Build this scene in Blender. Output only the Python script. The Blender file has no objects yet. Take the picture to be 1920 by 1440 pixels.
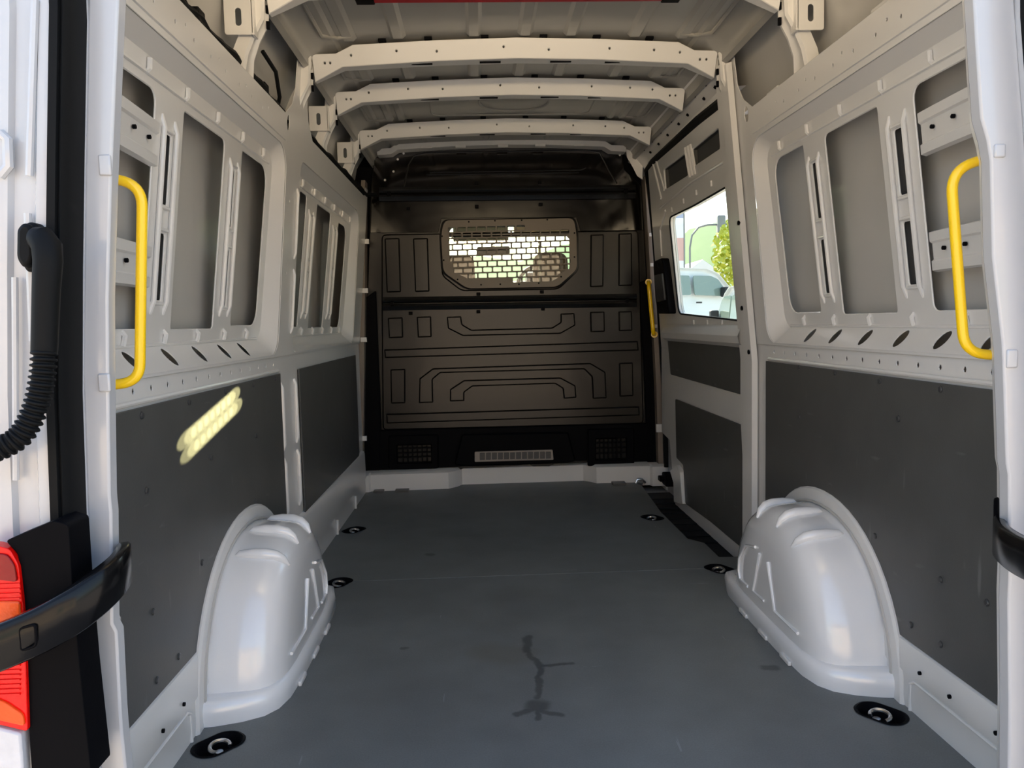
import bpy, bmesh, math, random, mathutils.geometry
from mathutils import Vector, Matrix
random.seed(4)
sc = bpy.context.scene
C = sc.collection
PI = math.pi

# ---------------------------------------------------------------- camera, sky, sun, exposure
CX, CZ, YAW, PITCH, ROLL, FPX = -0.168, 0.9984, 0.0402, -0.0782, -0.0232, 1456.5
fwd = Vector((math.sin(YAW)*math.cos(PITCH), math.cos(YAW)*math.cos(PITCH), math.sin(PITCH)))
rt0 = Vector((math.cos(YAW), -math.sin(YAW), 0)); up0 = rt0.cross(fwd)
RT = math.cos(ROLL)*rt0 + math.sin(ROLL)*up0
UP = -math.sin(ROLL)*rt0 + math.cos(ROLL)*up0
EYE = Vector((CX, 0, CZ))
cam = bpy.data.cameras.new('camera'); cam_o = bpy.data.objects.new('camera', cam); C.objects.link(cam_o)
M = Matrix((RT, UP, -fwd)).transposed().to_4x4(); M.translation = EYE
cam_o.matrix_world = M
cam.sensor_fit = 'HORIZONTAL'; cam.sensor_width = 36; cam.lens = 36*FPX/1920
cam.clip_start = 0.05; cam.clip_end = 3000
sc.camera = cam_o

SUN_EL, SUN_AZ = math.radians(40), math.radians(-12)      # sun ahead of the van, slightly to its left
world = bpy.data.worlds.new('world'); sc.world = world; world.use_nodes = True
wn = world.node_tree.nodes; wl = world.node_tree.links; wn.clear()
sky = wn.new('ShaderNodeTexSky'); sky.sky_type = 'NISHITA'; sky.sun_disc = False
sky.sun_elevation = SUN_EL; sky.sun_rotation = SUN_AZ; sky.air_density = 1.2; sky.dust_density = 2.5; sky.ozone_density = 1.4
bg = wn.new('ShaderNodeBackground'); bg.inputs[1].default_value = 0.27
wo = wn.new('ShaderNodeOutputWorld')
hs_ = wn.new('ShaderNodeHueSaturation'); hs_.inputs['Saturation'].default_value = 1.0; wl.new(sky.outputs[0], hs_.inputs['Color']); wl.new(hs_.outputs[0], bg.inputs[0]); wl.new(bg.outputs[0], wo.inputs[0])
sun = bpy.data.lights.new('sun', 'SUN'); sun.energy = 7.0; sun.angle = 0.01; sun.color = (1, .93, .8)
sun_o = bpy.data.objects.new('sun', sun); C.objects.link(sun_o)
sd = Vector((math.sin(SUN_AZ)*math.cos(SUN_EL), math.cos(SUN_AZ)*math.cos(SUN_EL), math.sin(SUN_EL)))
sun_o.rotation_euler = sd.to_track_quat('Z', 'Y').to_euler(); sun_o.location = (0, 20, 20)
LAMP_W = 7.2
vs = sc.view_settings
vs.view_transform = 'Standard'; vs.look = 'None'; vs.gamma = 1; vs.use_curve_mapping = False
vs.exposure = 1.02

# added spot lamps standing in for sunlight: two thin slanted streaks through the side door window
def streak_lamp(name, c, half_len, half_wid, power):
    src = Vector((3.1, 5.9, 1.84)); c = Vector(c)
    d = (c - src).normalized()
    v = Vector((0, .45, .085)); e = (v - v.dot(d)*d).normalized(); n = d.cross(e)
    L = bpy.data.lights.new(name, 'SPOT'); L.energy = power; L.color = (1, .86, .46); L.shadow_soft_size = .004
    L.spot_size = 2*math.atan(half_len/(c-src).length); L.spot_blend = .3
    o = bpy.data.objects.new(name, L); C.objects.link(o)
    m = Matrix((e, (-d).cross(e), -d)).transposed().to_4x4()
    o.matrix_world = Matrix.Translation(src) @ m @ Matrix.Diagonal((1, half_wid/half_len, 1, 1))
for k in range(-4, 5):
    streak_lamp('streak_spot', (-.897, 2.12+.046*k, .768+.0087*k), .05, .022, 2900)
    streak_lamp('streak_spot', (-.897, 2.135+.046*k, .733+.0087*k), .05, .021, 2900)

# added fill lamp under the rear header (just above the picture), shining forward into the van
lamp = bpy.data.lights.new('fill_lamp', 'AREA'); lamp.shape = 'RECTANGLE'; lamp.size = 1.0; lamp.spread = math.radians(120); lamp.size_y = .10; lamp.energy = LAMP_W; lamp.color = (1, .78, .49)
lamp_o = bpy.data.objects.new('fill_lamp', lamp); C.objects.link(lamp_o); lamp_o.location = (0, 1.40, 1.84); lamp_o.rotation_euler = (math.radians(90+38), 0, 0)

# ---------------------------------------------------------------- pixel rays of the photograph onto real planes
def ray(px, py): return fwd + (px-960)/FPX*RT - (py-720)/FPX*UP
def on_y(px, py, Y): d = ray(px, py); return EYE + d*(Y/d.y)
def on_z(px, py, Z): d = ray(px, py); return EYE + d*((Z-CZ)/d.z)
def on_wall(px, py, s, a, b=0, z0=0):       # plane x = s*(.92 + a - b*(z-z0) - .0063*y)
    d = ray(px, py); k = (s*(.92+a-b*(CZ-z0)) - CX)/(d.x + s*b*d.z + s*.0063*d.y); return EYE + d*k

# ---------------------------------------------------------------- materials
def mat(name, col, rough=.4, metal=0, coat=0, var=0, scale=6, bump=0, bscale=200, spec=.5, emit=None):
    m = bpy.data.materials.new(name); m.use_nodes = True
    nt = m.node_tree; p = nt.nodes['Principled BSDF']
    p.inputs['Base Color'].default_value = (*col, 1); p.inputs['Roughness'].default_value = rough
    p.inputs['Metallic'].default_value = metal; p.inputs['Coat Weight'].default_value = coat
    p.inputs['Coat Roughness'].default_value = .08; p.inputs['Specular IOR Level'].default_value = spec
    tc = nt.nodes.new('ShaderNodeTexCoord')
    if var:
        n = nt.nodes.new('ShaderNodeTexNoise'); n.inputs['Scale'].default_value = scale; n.inputs['Detail'].default_value = 5
        r = nt.nodes.new('ShaderNodeMapRange'); r.inputs['To Min'].default_value = 1-var; r.inputs['To Max'].default_value = 1+var
        mx = nt.nodes.new('ShaderNodeVectorMath'); mx.operation = 'SCALE'; mx.inputs[0].default_value = col
        nt.links.new(tc.outputs['Object'], n.inputs['Vector']); nt.links.new(n.outputs[0], r.inputs['Value'])
        nt.links.new(r.outputs[0], mx.inputs['Scale']); nt.links.new(mx.outputs[0], p.inputs['Base Color'])
    if bump:
        n2 = nt.nodes.new('ShaderNodeTexNoise'); n2.inputs['Scale'].default_value = bscale; n2.inputs['Detail'].default_value = 2
        b = nt.nodes.new('ShaderNodeBump'); b.inputs['Strength'].default_value = bump; b.inputs['Distance'].default_value = .002
        nt.links.new(tc.outputs['Object'], n2.inputs['Vector']); nt.links.new(n2.outputs[0], b.inputs['Height']); nt.links.new(b.outputs[0], p.inputs['Normal'])
    if emit:
        p.inputs['Emission Color'].default_value = (*emit[:3], 1); p.inputs['Emission Strength'].default_value = emit[3]
    return m
def scuffs(m, col):
    nt = m.node_tree; p = nt.nodes['Principled BSDF']; L = nt.links; src = p.inputs['Base Color'].links[0].from_socket
    tc = nt.nodes.new('ShaderNodeTexCoord'); mask = None
    for sc_, th in (((1, 26, 6), .735), ((1, 7, 30), .74)):
        mp = nt.nodes.new('ShaderNodeMapping'); mp.inputs['Scale'].default_value = sc_; L.new(tc.outputs['Object'], mp.inputs['Vector'])
        n = nt.nodes.new('ShaderNodeTexNoise'); n.inputs['Scale'].default_value = 1; n.inputs['Detail'].default_value = 2; L.new(mp.outputs[0], n.inputs['Vector'])
        g = nt.nodes.new('ShaderNodeMapRange'); g.inputs['From Min'].default_value = th-.04; g.inputs['From Max'].default_value = th+.03; L.new(n.outputs[0], g.inputs['Value'])
        if mask is None: mask = g.outputs[0]
        else:
            x = nt.nodes.new('ShaderNodeMath'); x.operation = 'MAXIMUM'; L.new(mask, x.inputs[0]); L.new(g.outputs[0], x.inputs[1]); mask = x.outputs[0]
    f = nt.nodes.new('ShaderNodeMath'); f.operation = 'MULTIPLY'; f.inputs[1].default_value = .35; L.new(mask, f.inputs[0])
    mx = nt.nodes.new('ShaderNodeMix'); mx.data_type = 'RGBA'; L.new(f.outputs[0], mx.inputs['Factor']); L.new(src, mx.inputs['A']); mx.inputs['B'].default_value = (*col, 1)
    L.new(mx.outputs['Result'], p.inputs['Base Color'])
def glass(name, col=(.95, 1, .97), refl=.08):
    m = bpy.data.materials.new(name); m.use_nodes = True; nt = m.node_tree; nt.nodes.clear()
    o = nt.nodes.new('ShaderNodeOutputMaterial'); t = nt.nodes.new('ShaderNodeBsdfTransparent'); g = nt.nodes.new('ShaderNodeBsdfGlossy')
    t.inputs[0].default_value = (*col, 1); g.inputs['Roughness'].default_value = .02
    x = nt.nodes.new('ShaderNodeMixShader'); x.inputs[0].default_value = refl
    nt.links.new(t.outputs[0], x.inputs[1]); nt.links.new(g.outputs[0], x.inputs[2]); nt.links.new(x.outputs[0], o.inputs[0])
    return m
WHITE = mat('white_paint', (.72, .71, .69), .32, coat=.35, var=.03, scale=3)
EXTW = mat('dimmed_white_paint', (.52, .525, .535), .25, coat=.6)  # white body paint, its colour dimmed against the strong daylight outside
ARCH = mat('glossy_white_paint', (.84, .845, .85), .25, coat=1, var=.02, scale=3)
PRIMER = mat('grey_primer_paint', (.50, .49, .465), .38, coat=.25, var=.05, scale=4)
ROOFM = mat('dull_roof_primer', (.34, .33, .30), .42, coat=.2, var=.06, scale=4)
PANEL = mat('dark_grey_lining', (.078, .078, .074), .42, var=.18, scale=9, bump=.12, bscale=350)
scuffs(PANEL, (.22, .22, .21))
BLACK = mat('black_plastic', (.004, .004, .005), .45, spec=.03, bump=.1, bscale=500)
GLOSSB = mat('black_steel_paint', (.0035, .0028, .0022),   .30, spec=.34, coat=.06, var=.1, scale=5)
RUBBER = mat('black_rubber', (.007, .0075, .008), .55, spec=.1)
YELLOW = mat('yellow_powder_coat', (.95, .60, .002), .3, coat=.4)
STEEL = mat('zinc_steel', (.55, .55, .55), .3, metal=1)
UPPERM = mat('shade_gloss_black', (.0035, .0030, .0026), .10, spec=.4)  # smoother black made up to keep the upper bulkhead dark
RAILM = mat('gloss_black_rail_paint', (.004, .0036, .0032), .2, spec=.9, coat=.4)
RIVET = mat('dark_grey_rivet', (.05, .05, .05), .3)
CAVITY = mat('cavity_shade', (.06, .06, .058), .7)  # dark colour stands in for the shade inside the slots
MESHM = mat('brown_grey_mesh_paint', (.13, .105, .08), .45)
FLANGE = mat('brown_grey_primer', (.2, .165, .135), .45, var=.1)
RED = mat('red_tape', (.45, .01, .02), .4)
WELL = mat('black_step_plastic', (.006, .007, .008), .5, spec=.15)
GLASS = glass('window_glass', (.95, .98, .94), .06)
DGLASS = mat('dark_van_glass', (.20, .26, .22), .06, coat=.5)
VENT = mat('taupe_vent_plastic', (.34, .29, .25), .45)

def floor_mat():
    m = bpy.data.materials.new('dark_grey_plywood_film'); m.use_nodes = True; nt = m.node_tree; N = nt.nodes; L = nt.links
    p = N['Principled BSDF']; p.inputs['Roughness'].default_value = .5; p.inputs['Specular IOR Level'].default_value = .45
    tc = N.new('ShaderNodeTexCoord')
    def noise(scale, detail, vec=None, stretch=None):
        n = N.new('ShaderNodeTexNoise'); n.inputs['Scale'].default_value = scale; n.inputs['Detail'].default_value = detail
        v = vec or tc.outputs['Object']
        if stretch:
            mp = N.new('ShaderNodeMapping'); mp.inputs['Scale'].default_value = stretch; L.new(v, mp.inputs['Vector']); v = mp.outputs[0]
        L.new(v, n.inputs['Vector']); return n
    def math_(op, a, b=None, clamp=False):
        n = N.new('ShaderNodeMath'); n.operation = op; n.use_clamp = clamp
        for i, q in enumerate((a, b)):
            if q is None: continue
            if isinstance(q, (int, float)): n.inputs[i].default_value = q
            else: L.new(q, n.inputs[i])
        return n.outputs[0]
    def vm(op, a, b):
        n = N.new('ShaderNodeVectorMath'); n.operation = op
        for i, q in enumerate((a, b)):
            if isinstance(q, tuple): n.inputs[i].default_value = q
            else: L.new(q, n.inputs[i])
        return n
    big = noise(1.6, 4); fine = noise(260, 2); cloud = noise(7, 5); streak = noise(60, 3, stretch=(1, .06, 1)); streak2 = noise(60, 3, stretch=(.06, 1, 1))
    w = noise(22, 3); wv = vm('MULTIPLY_ADD', w.outputs['Color'], (.035, .035, 0)); wv.inputs[2].default_value = (-.0175, -.0175, 0)
    pv = vm('ADD', tc.outputs['Object'], wv.outputs[0]).outputs[0]
    def seg(a, b, r):                    # a stain along a segment: 1 inside, 0 beyond r
        a3 = (a[0], a[1], 0.0); ba = (b[0]-a[0], b[1]-a[1], 0.0); bb = ba[0]**2+ba[1]**2 or 1e-6
        pa = vm('SUBTRACT', pv, a3).outputs[0]
        pa = vm('MULTIPLY', pa, (1, 1, 0)).outputs[0]
        t = math_('MULTIPLY', vm('DOT_PRODUCT', pa, ba).outputs['Value'], 1/bb, True)
        sc_ = N.new('ShaderNodeVectorMath'); sc_.operation = 'SCALE'; sc_.inputs[0].default_value = ba; L.new(t, sc_.inputs['Scale'])
        df = vm('SUBTRACT', pa, sc_.outputs[0]).outputs[0]
        ln = N.new('ShaderNodeVectorMath'); ln.operation = 'LENGTH'; L.new(df, ln.inputs[0])
        k = N.new('ShaderNodeMapRange'); k.inputs['From Min'].default_value = r; k.inputs['From Max'].default_value = r*.45
        L.new(ln.outputs['Value'], k.inputs['Value']); return k.outputs[0]
    st = None
    for a, b, r in (((-.039, 2.40), (-.052, 2.29), .016), ((-.052, 2.29), (-.014, 2.19), .012), ((-.014, 2.19), (.075, 2.2), .012),
                    ((-.014, 2.19), (-.04, 2.0), .012), ((-.042, 1.96), (-.042, 1.95), .04), ((-.04, 1.94), (.012, 1.9), .016), ((-.045, 1.94), (-.1, 1.91), .014), ((-.04, 1.94), (-.045, 1.89), .014),
                    ((.62, 2.12), (.65, 2.115), .022), ((-.42, 3.34), (-.40, 3.33), .02), ((-.43, 2.35), (-.42, 2.35), .012)):
        s = seg(a, b, r); st = s if st is None else math_('MAXIMUM', st, s)
    dirt = seg((-.16, 2.3), (-.08, 2.27), .09)
    val = math_('ADD', math_('MULTIPLY', big.outputs[0], .45), math_('MULTIPLY', cloud.outputs[0], .3))
    val = math_('ADD', val, math_('MULTIPLY', fine.outputs[0], .35))
    r1 = N.new('ShaderNodeValToRGB'); r1.color_ramp.elements[0].position = .3; r1.color_ramp.elements[1].position = .8
    r1.color_ramp.elements[0].color = (.098, .104, .104, 1); r1.color_ramp.elements[1].color = (.19, .205, .205, 1)
    L.new(val, r1.inputs[0])
    scr = math_('MULTIPLY', math_('GREATER_THAN', streak.outputs[0], .73), .35); scr2 = math_('MULTIPLY', math_('GREATER_THAN', streak2.outputs[0], .74), .3)
    mask = math_('MULTIPLY', math_('ADD', scr, scr2), math_('GREATER_THAN', cloud.outputs[0], .5))
    def mix(a, b, f, mode='MIX'):
        n = N.new('ShaderNodeMix'); n.data_type = 'RGBA'; n.blend_type = mode
        L.new(a, n.inputs['A'])
        if isinstance(b, tuple): n.inputs['B'].default_value = b
        else: L.new(b, n.inputs['B'])
        if isinstance(f, (int, float)): n.inputs['Factor'].default_value = f
        else: L.new(f, n.inputs['Factor'])
        return n.outputs['Result']
    c = mix(r1.outputs[0], (.30, .33, .34, 1), mask)
    c = mix(c, (.095, .088, .065, 1), math_('MULTIPLY', dirt, .35))
    c = mix(c, (.045, .048, .05, 1), math_('MULTIPLY', st, .72))
    L.new(c, p.inputs['Base Color'])
    b = N.new('ShaderNodeBump'); b.inputs['Strength'].default_value = .15; b.inputs['Distance'].default_value = .001
    L.new(fine.outputs[0], b.inputs['Height']); L.new(b.outputs[0], p.inputs['Normal'])
    return m
FLOORM = floor_mat()

# ---------------------------------------------------------------- mesh helpers
class MB:
    def __init__(self): self.v = []; self.f = []
    def add(self, vs, fs):
        n = len(self.v); self.v += [tuple(q) for q in vs]; self.f += [tuple(i+n for i in f) for f in fs]; return self
    def box(self, a, b):
        x0, x1 = sorted((a[0], b[0])); y0, y1 = sorted((a[1], b[1])); z0, z1 = sorted((a[2], b[2]))
        return self.add([(x0,y0,z0),(x1,y0,z0),(x1,y1,z0),(x0,y1,z0),(x0,y0,z1),(x1,y0,z1),(x1,y1,z1),(x0,y1,z1)],
                        [(0,3,2,1),(4,5,6,7),(0,1,5,4),(1,2,6,5),(2,3,7,6),(3,0,4,7)])
    def tube(self, pts, r, n=10, caps=True, flat=None):   # round (or flattened) sweep along a polyline
        pts = [Vector(p) for p in pts]; R = r if isinstance(r, (list, tuple)) else [r]*len(pts)
        rings = []; nrm = None
        for i, p in enumerate(pts):
            t = (pts[min(i+1, len(pts)-1)] - pts[max(i-1, 0)]).normalized()
            if nrm is None:
                nrm = Vector(flat) if flat else (Vector((0,0,1)) if abs(t.z) < .9 else Vector((1,0,0)))
            nrm = (nrm - nrm.dot(t)*t).normalized(); bi = t.cross(nrm)
            ra, rb = (R[i], R[i]) if not isinstance(R[i], tuple) else R[i]
            rings.append([p + nrm*math.cos(2*PI*k/n)*ra + bi*math.sin(2*PI*k/n)*rb for k in range(n)])
        vs = [v for ring in rings for v in ring]; fs = []
        for i in range(len(rings)-1):
            for k in range(n): fs.append((i*n+k, i*n+(k+1)%n, (i+1)*n+(k+1)%n, (i+1)*n+k))
        if caps: fs.append(tuple(reversed(range(n)))); fs.append(tuple(range((len(rings)-1)*n, len(rings)*n)))
        return self.add(vs, fs)
    def cyl(self, a, b, r, n=16): return self.tube([a, b], r, n)
    def loft(self, rings, closed=True, caps=False):
        n = len(rings[0]); vs = [v for r in rings for v in r]; fs = []
        for i in range(len(rings)-1):
            for k in range(n if closed else n-1): fs.append((i*n+k, i*n+(k+1)%n, (i+1)*n+(k+1)%n, (i+1)*n+k))
        if caps: fs.append(tuple(reversed(range(n)))); fs.append(tuple(range((len(rings)-1)*n, len(rings)*n)))
        return self.add(vs, fs)
    def prism(self, poly, fa, fb):       # polygon (2D points) placed by fa and by fb
        n = len(poly); return self.add([fa(*q) for q in poly]+[fb(*q) for q in poly],
            [tuple(range(n)), tuple(reversed(range(n, 2*n)))]+[(i, i+n, (i+1)%n+n, (i+1)%n) for i in range(n)])
    def each(self, name, m, parent=None, smooth=True, bevel=0, angle=35):      # every separate piece an object of its own
        p = list(range(len(self.v)))
        def find(i):
            while p[i] != i: p[i] = p[p[i]]; i = p[i]
            return i
        for f in self.f:
            for i in f[1:]: p[find(i)] = find(f[0])
        groups = {}
        for f in self.f: groups.setdefault(find(f[0]), []).append(f)
        out = []
        for fs in groups.values():
            ids = sorted({i for f in fs for i in f}); mp = {i: k for k, i in enumerate(ids)}
            out.append(link(name, [self.v[i] for i in ids], [tuple(mp[i] for i in f) for f in fs], m, parent, smooth, bevel, angle))
        return out
    def build(self, name, m, parent=None, smooth=True, bevel=0, angle=35):
        return link(name, self.v, self.f, m, parent, smooth, bevel, angle)
def link(name, vs, fs, m, parent=None, smooth=True, bevel=0, angle=35):
    me = bpy.data.meshes.new(name); me.from_pydata([tuple(v) for v in vs], [], fs)
    bm = bmesh.new(); bm.from_mesh(me); bmesh.ops.recalc_face_normals(bm, faces=bm.faces)
    for e in bm.edges:
        if len(e.link_faces) == 2: e.smooth = e.calc_face_angle(0) < math.radians(angle)
    for f in bm.faces: f.smooth = smooth
    bm.to_mesh(me); bm.free(); me.materials.append(m)
    o = bpy.data.objects.new(name, me); C.objects.link(o)
    if bevel:
        b = o.modifiers.new('bevel', 'BEVEL'); b.width = bevel; b.segments = 2; b.limit_method = 'ANGLE'; b.angle_limit = math.radians(40); b.harden_normals = False
    if parent: par(o, parent)
    return o
def par(o, p):
    o.parent = p; w = Matrix.Identity(4); q = p
    while q: w = Matrix.Translation(q.location) @ w; q = None if q.parent is None or q.type == 'MESH' else q.parent
    o.matrix_parent_inverse = w.inverted() if p.type == 'EMPTY' else Matrix.Identity(4)
def plate(name, outer, holes, thick, fn, m, parent=None, bevel=.003, smooth=True):
    """sheet with cut-outs: outline and holes triangulated, given thickness and bevelled rims; (u,v,w) placed by fn"""
    bevel = min(bevel, thick*.45); h = thick/2; V = []; F = []
    def area(p): return sum(p[i-1][0]*p[i][1]-p[i][0]*p[i-1][1] for i in range(len(p)))
    def inset(p, d):
        out = []; n = len(p)
        for i in range(n):
            a, b, c = Vector(p[i-1]), Vector(p[i]), Vector(p[(i+1) % n])
            e1 = (b-a); e2 = (c-b)
            if e1.length < 1e-9 or e2.length < 1e-9: out.append((b.x, b.y)); continue
            e1.normalize(); e2.normalize(); n1 = Vector((-e1.y, e1.x)); n2 = Vector((-e2.y, e2.x)); q = n1+n2
            if q.length < .2: q = n1
            else: q = q.normalized()/max(.5, q.normalized().dot(n1))
            out.append((b.x+q.x*d, b.y+q.y*d))
        return out
    def clean(p):
        q = [p[i] for i in range(len(p)) if (Vector(p[i])-Vector(p[i-1])).length > 1e-5]
        return q
    loops = []
    for k, p in enumerate([outer]+list(holes)):
        p = clean([tuple(q) for q in p])
        if (area(p) > 0) != (k == 0): p = p[::-1]          # material lies to the left of every loop
        loops.append((p, inset(p, bevel) if bevel else p))
    caps = [c for _, c in loops]; pts = []; ed = []
    for c in caps:
        n = len(pts); pts += [Vector(q) for q in c]; ed += [(n+i, n+(i+1) % len(c)) for i in range(len(c))]
    vo, _, fo, _, _, _ = mathutils.geometry.delaunay_2d_cdt(pts, ed, [], 0, 1e-7)
    boxes = [(min(q[0] for q in c), max(q[0] for q in c), min(q[1] for q in c), max(q[1] for q in c), c) for c in caps]
    def odd(x, y):
        r = False
        for x0, x1, y0, y1, c in boxes:
            if x0 <= x <= x1 and y0 <= y <= y1:
                for i in range(len(c)):
                    (ax, ay), (bx, by) = c[i-1], c[i]
                    if (ay > y) != (by > y) and x < (bx-ax)*(y-ay)/(by-ay)+ax: r = not r
        return r
    n = len(vo); tri = []
    for f in fo:
        cx = sum(vo[i].x for i in f)/len(f); cy = sum(vo[i].y for i in f)/len(f)
        if odd(cx, cy): tri.append(tuple(f))
    V = [fn(q.x, q.y, -h) for q in vo]+[fn(q.x, q.y, h) for q in vo]
    F = [tuple(reversed(f)) for f in tri]+[tuple(i+n for i in f) for f in tri]
    ncap = len(F)
    for p, c in loops:
        rings = [[fn(q[0], q[1], -h) for q in c], [fn(q[0], q[1], -h+bevel) for q in p], [fn(q[0], q[1], h-bevel) for q in p], [fn(q[0], q[1], h) for q in c]]
        k = len(p); n0 = len(V); V += [v for r in rings for v in r]
        for j in range(3):
            for i in range(k): F.append((n0+j*k+i, n0+j*k+(i+1) % k, n0+(j+1)*k+(i+1) % k, n0+(j+1)*k+i))
    me = bpy.data.meshes.new(name); me.from_pydata([tuple(v) for v in V], [], F); me.polygons.foreach_set('use_smooth', [i >= ncap for i in range(len(F))])
    bm = bmesh.new(); bm.from_mesh(me); bmesh.ops.remove_doubles(bm, verts=bm.verts, dist=1e-6); bmesh.ops.recalc_face_normals(bm, faces=bm.faces)
    for e in bm.edges:
        if len(e.link_faces) == 2: e.smooth = e.calc_face_angle(0) < math.radians(35)
    bm.to_mesh(me); bm.free(); me.materials.append(m)
    o = bpy.data.objects.new(name, me); C.objects.link(o)
    if parent: par(o, parent)
    return o
def rrect(u0, v0, u1, v1, r=.01, n=4, rs=None):
    """rounded rectangle; rs = radii at (u0v0, u1v0, u1v1, u0v1)"""
    rs = rs or (r,)*4; out = []
    for (cu, cv, a0), q in zip(((u0, v0, PI), (u1, v0, 1.5*PI), (u1, v1, 0), (u0, v1, .5*PI)), rs):
        du = q if cu == u0 else -q; dv = q if cv == v0 else -q
        for k in range(n+1):
            a = a0 + k*PI/2/n; out.append((cu+du+q*math.cos(a), cv+dv+q*math.sin(a)))
    return out
def rpoly(pts, r, n=3):
    out = []; N = len(pts)
    for i in range(N):
        a, b, c = Vector(pts[i-1]), Vector(pts[i]), Vector(pts[(i+1) % N])
        d1 = (a-b); d2 = (c-b); q = min(r, d1.length*.45, d2.length*.45); p1 = b+d1.normalized()*q; p2 = b+d2.normalized()*q
        for k in range(n+1):
            t = k/n; out.append(tuple((1-t)**2*p1 + 2*t*(1-t)*b + t*t*p2))
    return out
def ell(u, v, a, b, n=16, rot=0):
    return [(u+a*math.cos(t)*math.cos(rot)-b*math.sin(t)*math.sin(rot), v+a*math.cos(t)*math.sin(rot)+b*math.sin(t)*math.cos(rot)) for t in (2*PI*k/n for k in range(n))]
def thing(name, label, cat, loc=(0, 0, 0), group=None):
    o = bpy.data.objects.new(name, None); C.objects.link(o); o.location = loc; o.empty_display_size = .1
    o['label'] = label; o['category'] = cat
    if group: o['group'] = group
    return o
def tag(o, label, cat, group=None):
    o['label'] = label; o['category'] = cat
    if group: o['group'] = group
    return o
def struct(o): o['kind'] = 'structure'; return o
def sempty(name, loc=(0, 0, 0)):
    o = bpy.data.objects.new(name, None); C.objects.link(o); o.location = loc; o['kind'] = 'structure'; return o
def copy_tree(o, parent=None):
    c = o.copy(); C.objects.link(c)
    if parent: inv = o.matrix_parent_inverse.copy(); c.parent = parent; c.matrix_parent_inverse = inv
    for ch in list(o.children): copy_tree(ch, c)
    return c
def dup(root, loc, label, rot=None, scale=None):
    c = copy_tree(root); c.location = loc; c['label'] = label
    if rot is not None: c.rotation_euler = rot
    if scale: c.scale = scale
    return c

# wall planes (s = -1 left, +1 right); w = metres toward the outside
def fnA(s, d0=0.0): return lambda u, v, w: (s*(.92+d0-.0063*u+w), u, v)                      # lower wall
def fnP(s, d0=0.0): return lambda u, v, w: (s*(.92+d0-.09*(v-.83)-.0063*u+w), u, v)          # pillar plane, leans in
def fnR(s, d0=0.0): return lambda u, v, w: (s*(.96+d0-.12*(v-1.0)-.0063*u+w), u, v)          # recess plane
def R_(s, px, py): q = on_wall(px, py, s, .04, .12, 1.0); return (q.y, q.z)

# ================================================================ outer shell (keeps daylight out except at real openings)
SK = [(.995, -.25), (1.0, .2), (1.0, .9), (.96, 1.45), (.925, 1.75), (.885, 1.95), (.82, 2.05), (.73, 2.085), (.50, 2.105)]
def skin(s, y0, y1, prof, name, parent, m=PRIMER):
    b = MB(); b.loft([[(s*x, y0, z) for x, z in prof], [(s*x, y1, z) for x, z in prof]], closed=False)
    b.loft([[(s*(x+.012), y0, z+.004) for x, z in prof], [(s*(x+.012), y1, z+.004) for x, z in prof]], closed=False)
    return b.build(name, m, parent)

wl_o = sempty('wall_left'); wr_o = sempty('wall_right'); ce_o = sempty('ceiling'); fl_o = sempty('floor')
skin(-1, 1.30, 4.86, SK, 'outer_skin', wl_o)
skin(1, 1.30, 3.13, SK, 'outer_skin', wr_o)
skin(1, 4.66, 4.86, SK, 'outer_skin', wr_o)
skin(1, 3.13, 4.66, SK[4:], 'upper_skin', wr_o)

# ================================================================ floor
def hexa(cx, cy, a, b, rot):             # recess of a lashing point
    p = [(-a, -b*.45), (-a*.62, -b), (a*.62, -b), (a, -b*.45), (a, b*.45), (a*.62, b), (-a*.62, b), (-a, b*.45)]
    c, s = math.cos(rot), math.sin(rot)
    return rpoly([(cx+x*c-y*s, cy+x*s+y*c) for x, y in p], .015)
RINGS = [(-.824, 1.832, 48), (.814, 1.84, -52), (.765, 3.0, -62), (-.748, 3.0, 62), (-.812, 3.79, 62), (.681, 3.835, -62)]
hs = [hexa(x, y, .059, .043, math.radians(d)) for x, y, d in RINGS]
fnF = lambda u, v, w: (u, v, -.009-w)
def notch(h, yl, below):                 # the part of a recess outline on one side of the joint line, ends on the line
    n = len(h); side = [(q[1] < yl) == below for q in h]
    i0 = next(i for i in range(n) if side[i] and not side[i-1]); ch = []; i = i0
    cut = lambda a, b: (a[0]+(b[0]-a[0])*(yl-a[1])/(b[1]-a[1]), yl)
    ch.append(cut(h[i0-1], h[i0]))
    while side[i % n]: ch.append(h[i % n]); i += 1
    ch.append(cut(h[i-1-(n if i > n else 0)], h[i % n])); return ch[::-1]
hR, hL = hs[2], hs[3]
near = [(-.94, 1.36), (.94, 1.36), (.94, 3.013)]+notch(hR, 3.013, True)+notch(hL, 3.013, True)+[(-.94, 3.013)]
far = [(-.94, 3.0155)]+notch(hL, 3.0155, False)+notch(hR, 3.0155, False)+[(.94, 3.0155), (.94, 3.15), (.812, 3.155), (.812, 3.365), (.757, 3.44), (.752, 3.95), (.79, 4.60), (.79, 4.70), (.56, 4.74), (.50, 4.83), (-.33, 4.83), (-.38, 4.72), (-.94, 4.70)]
plate('floor_board', near, [h for h, r in zip(hs, RINGS) if r[1] < 2.9] , .018, fnF, FLOORM, fl_o, bevel=.0012)
far_h = [h for h, r in zip(hs, RINGS) if r[1] > 3.2]
plate('floor_board', far, far_h, .018, fnF, FLOORM, fl_o, bevel=.0012)
b = MB(); b.box((-1.0, 1.30, -.08), (1.0, 4.9, -.06)); b.build('subfloor', PRIMER, fl_o)
b = MB(); b.box((-.94, 1.29, -.12), (.94, 1.37, -.004)); b.build('rear_sill', BLACK, fl_o, bevel=.006)

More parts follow.
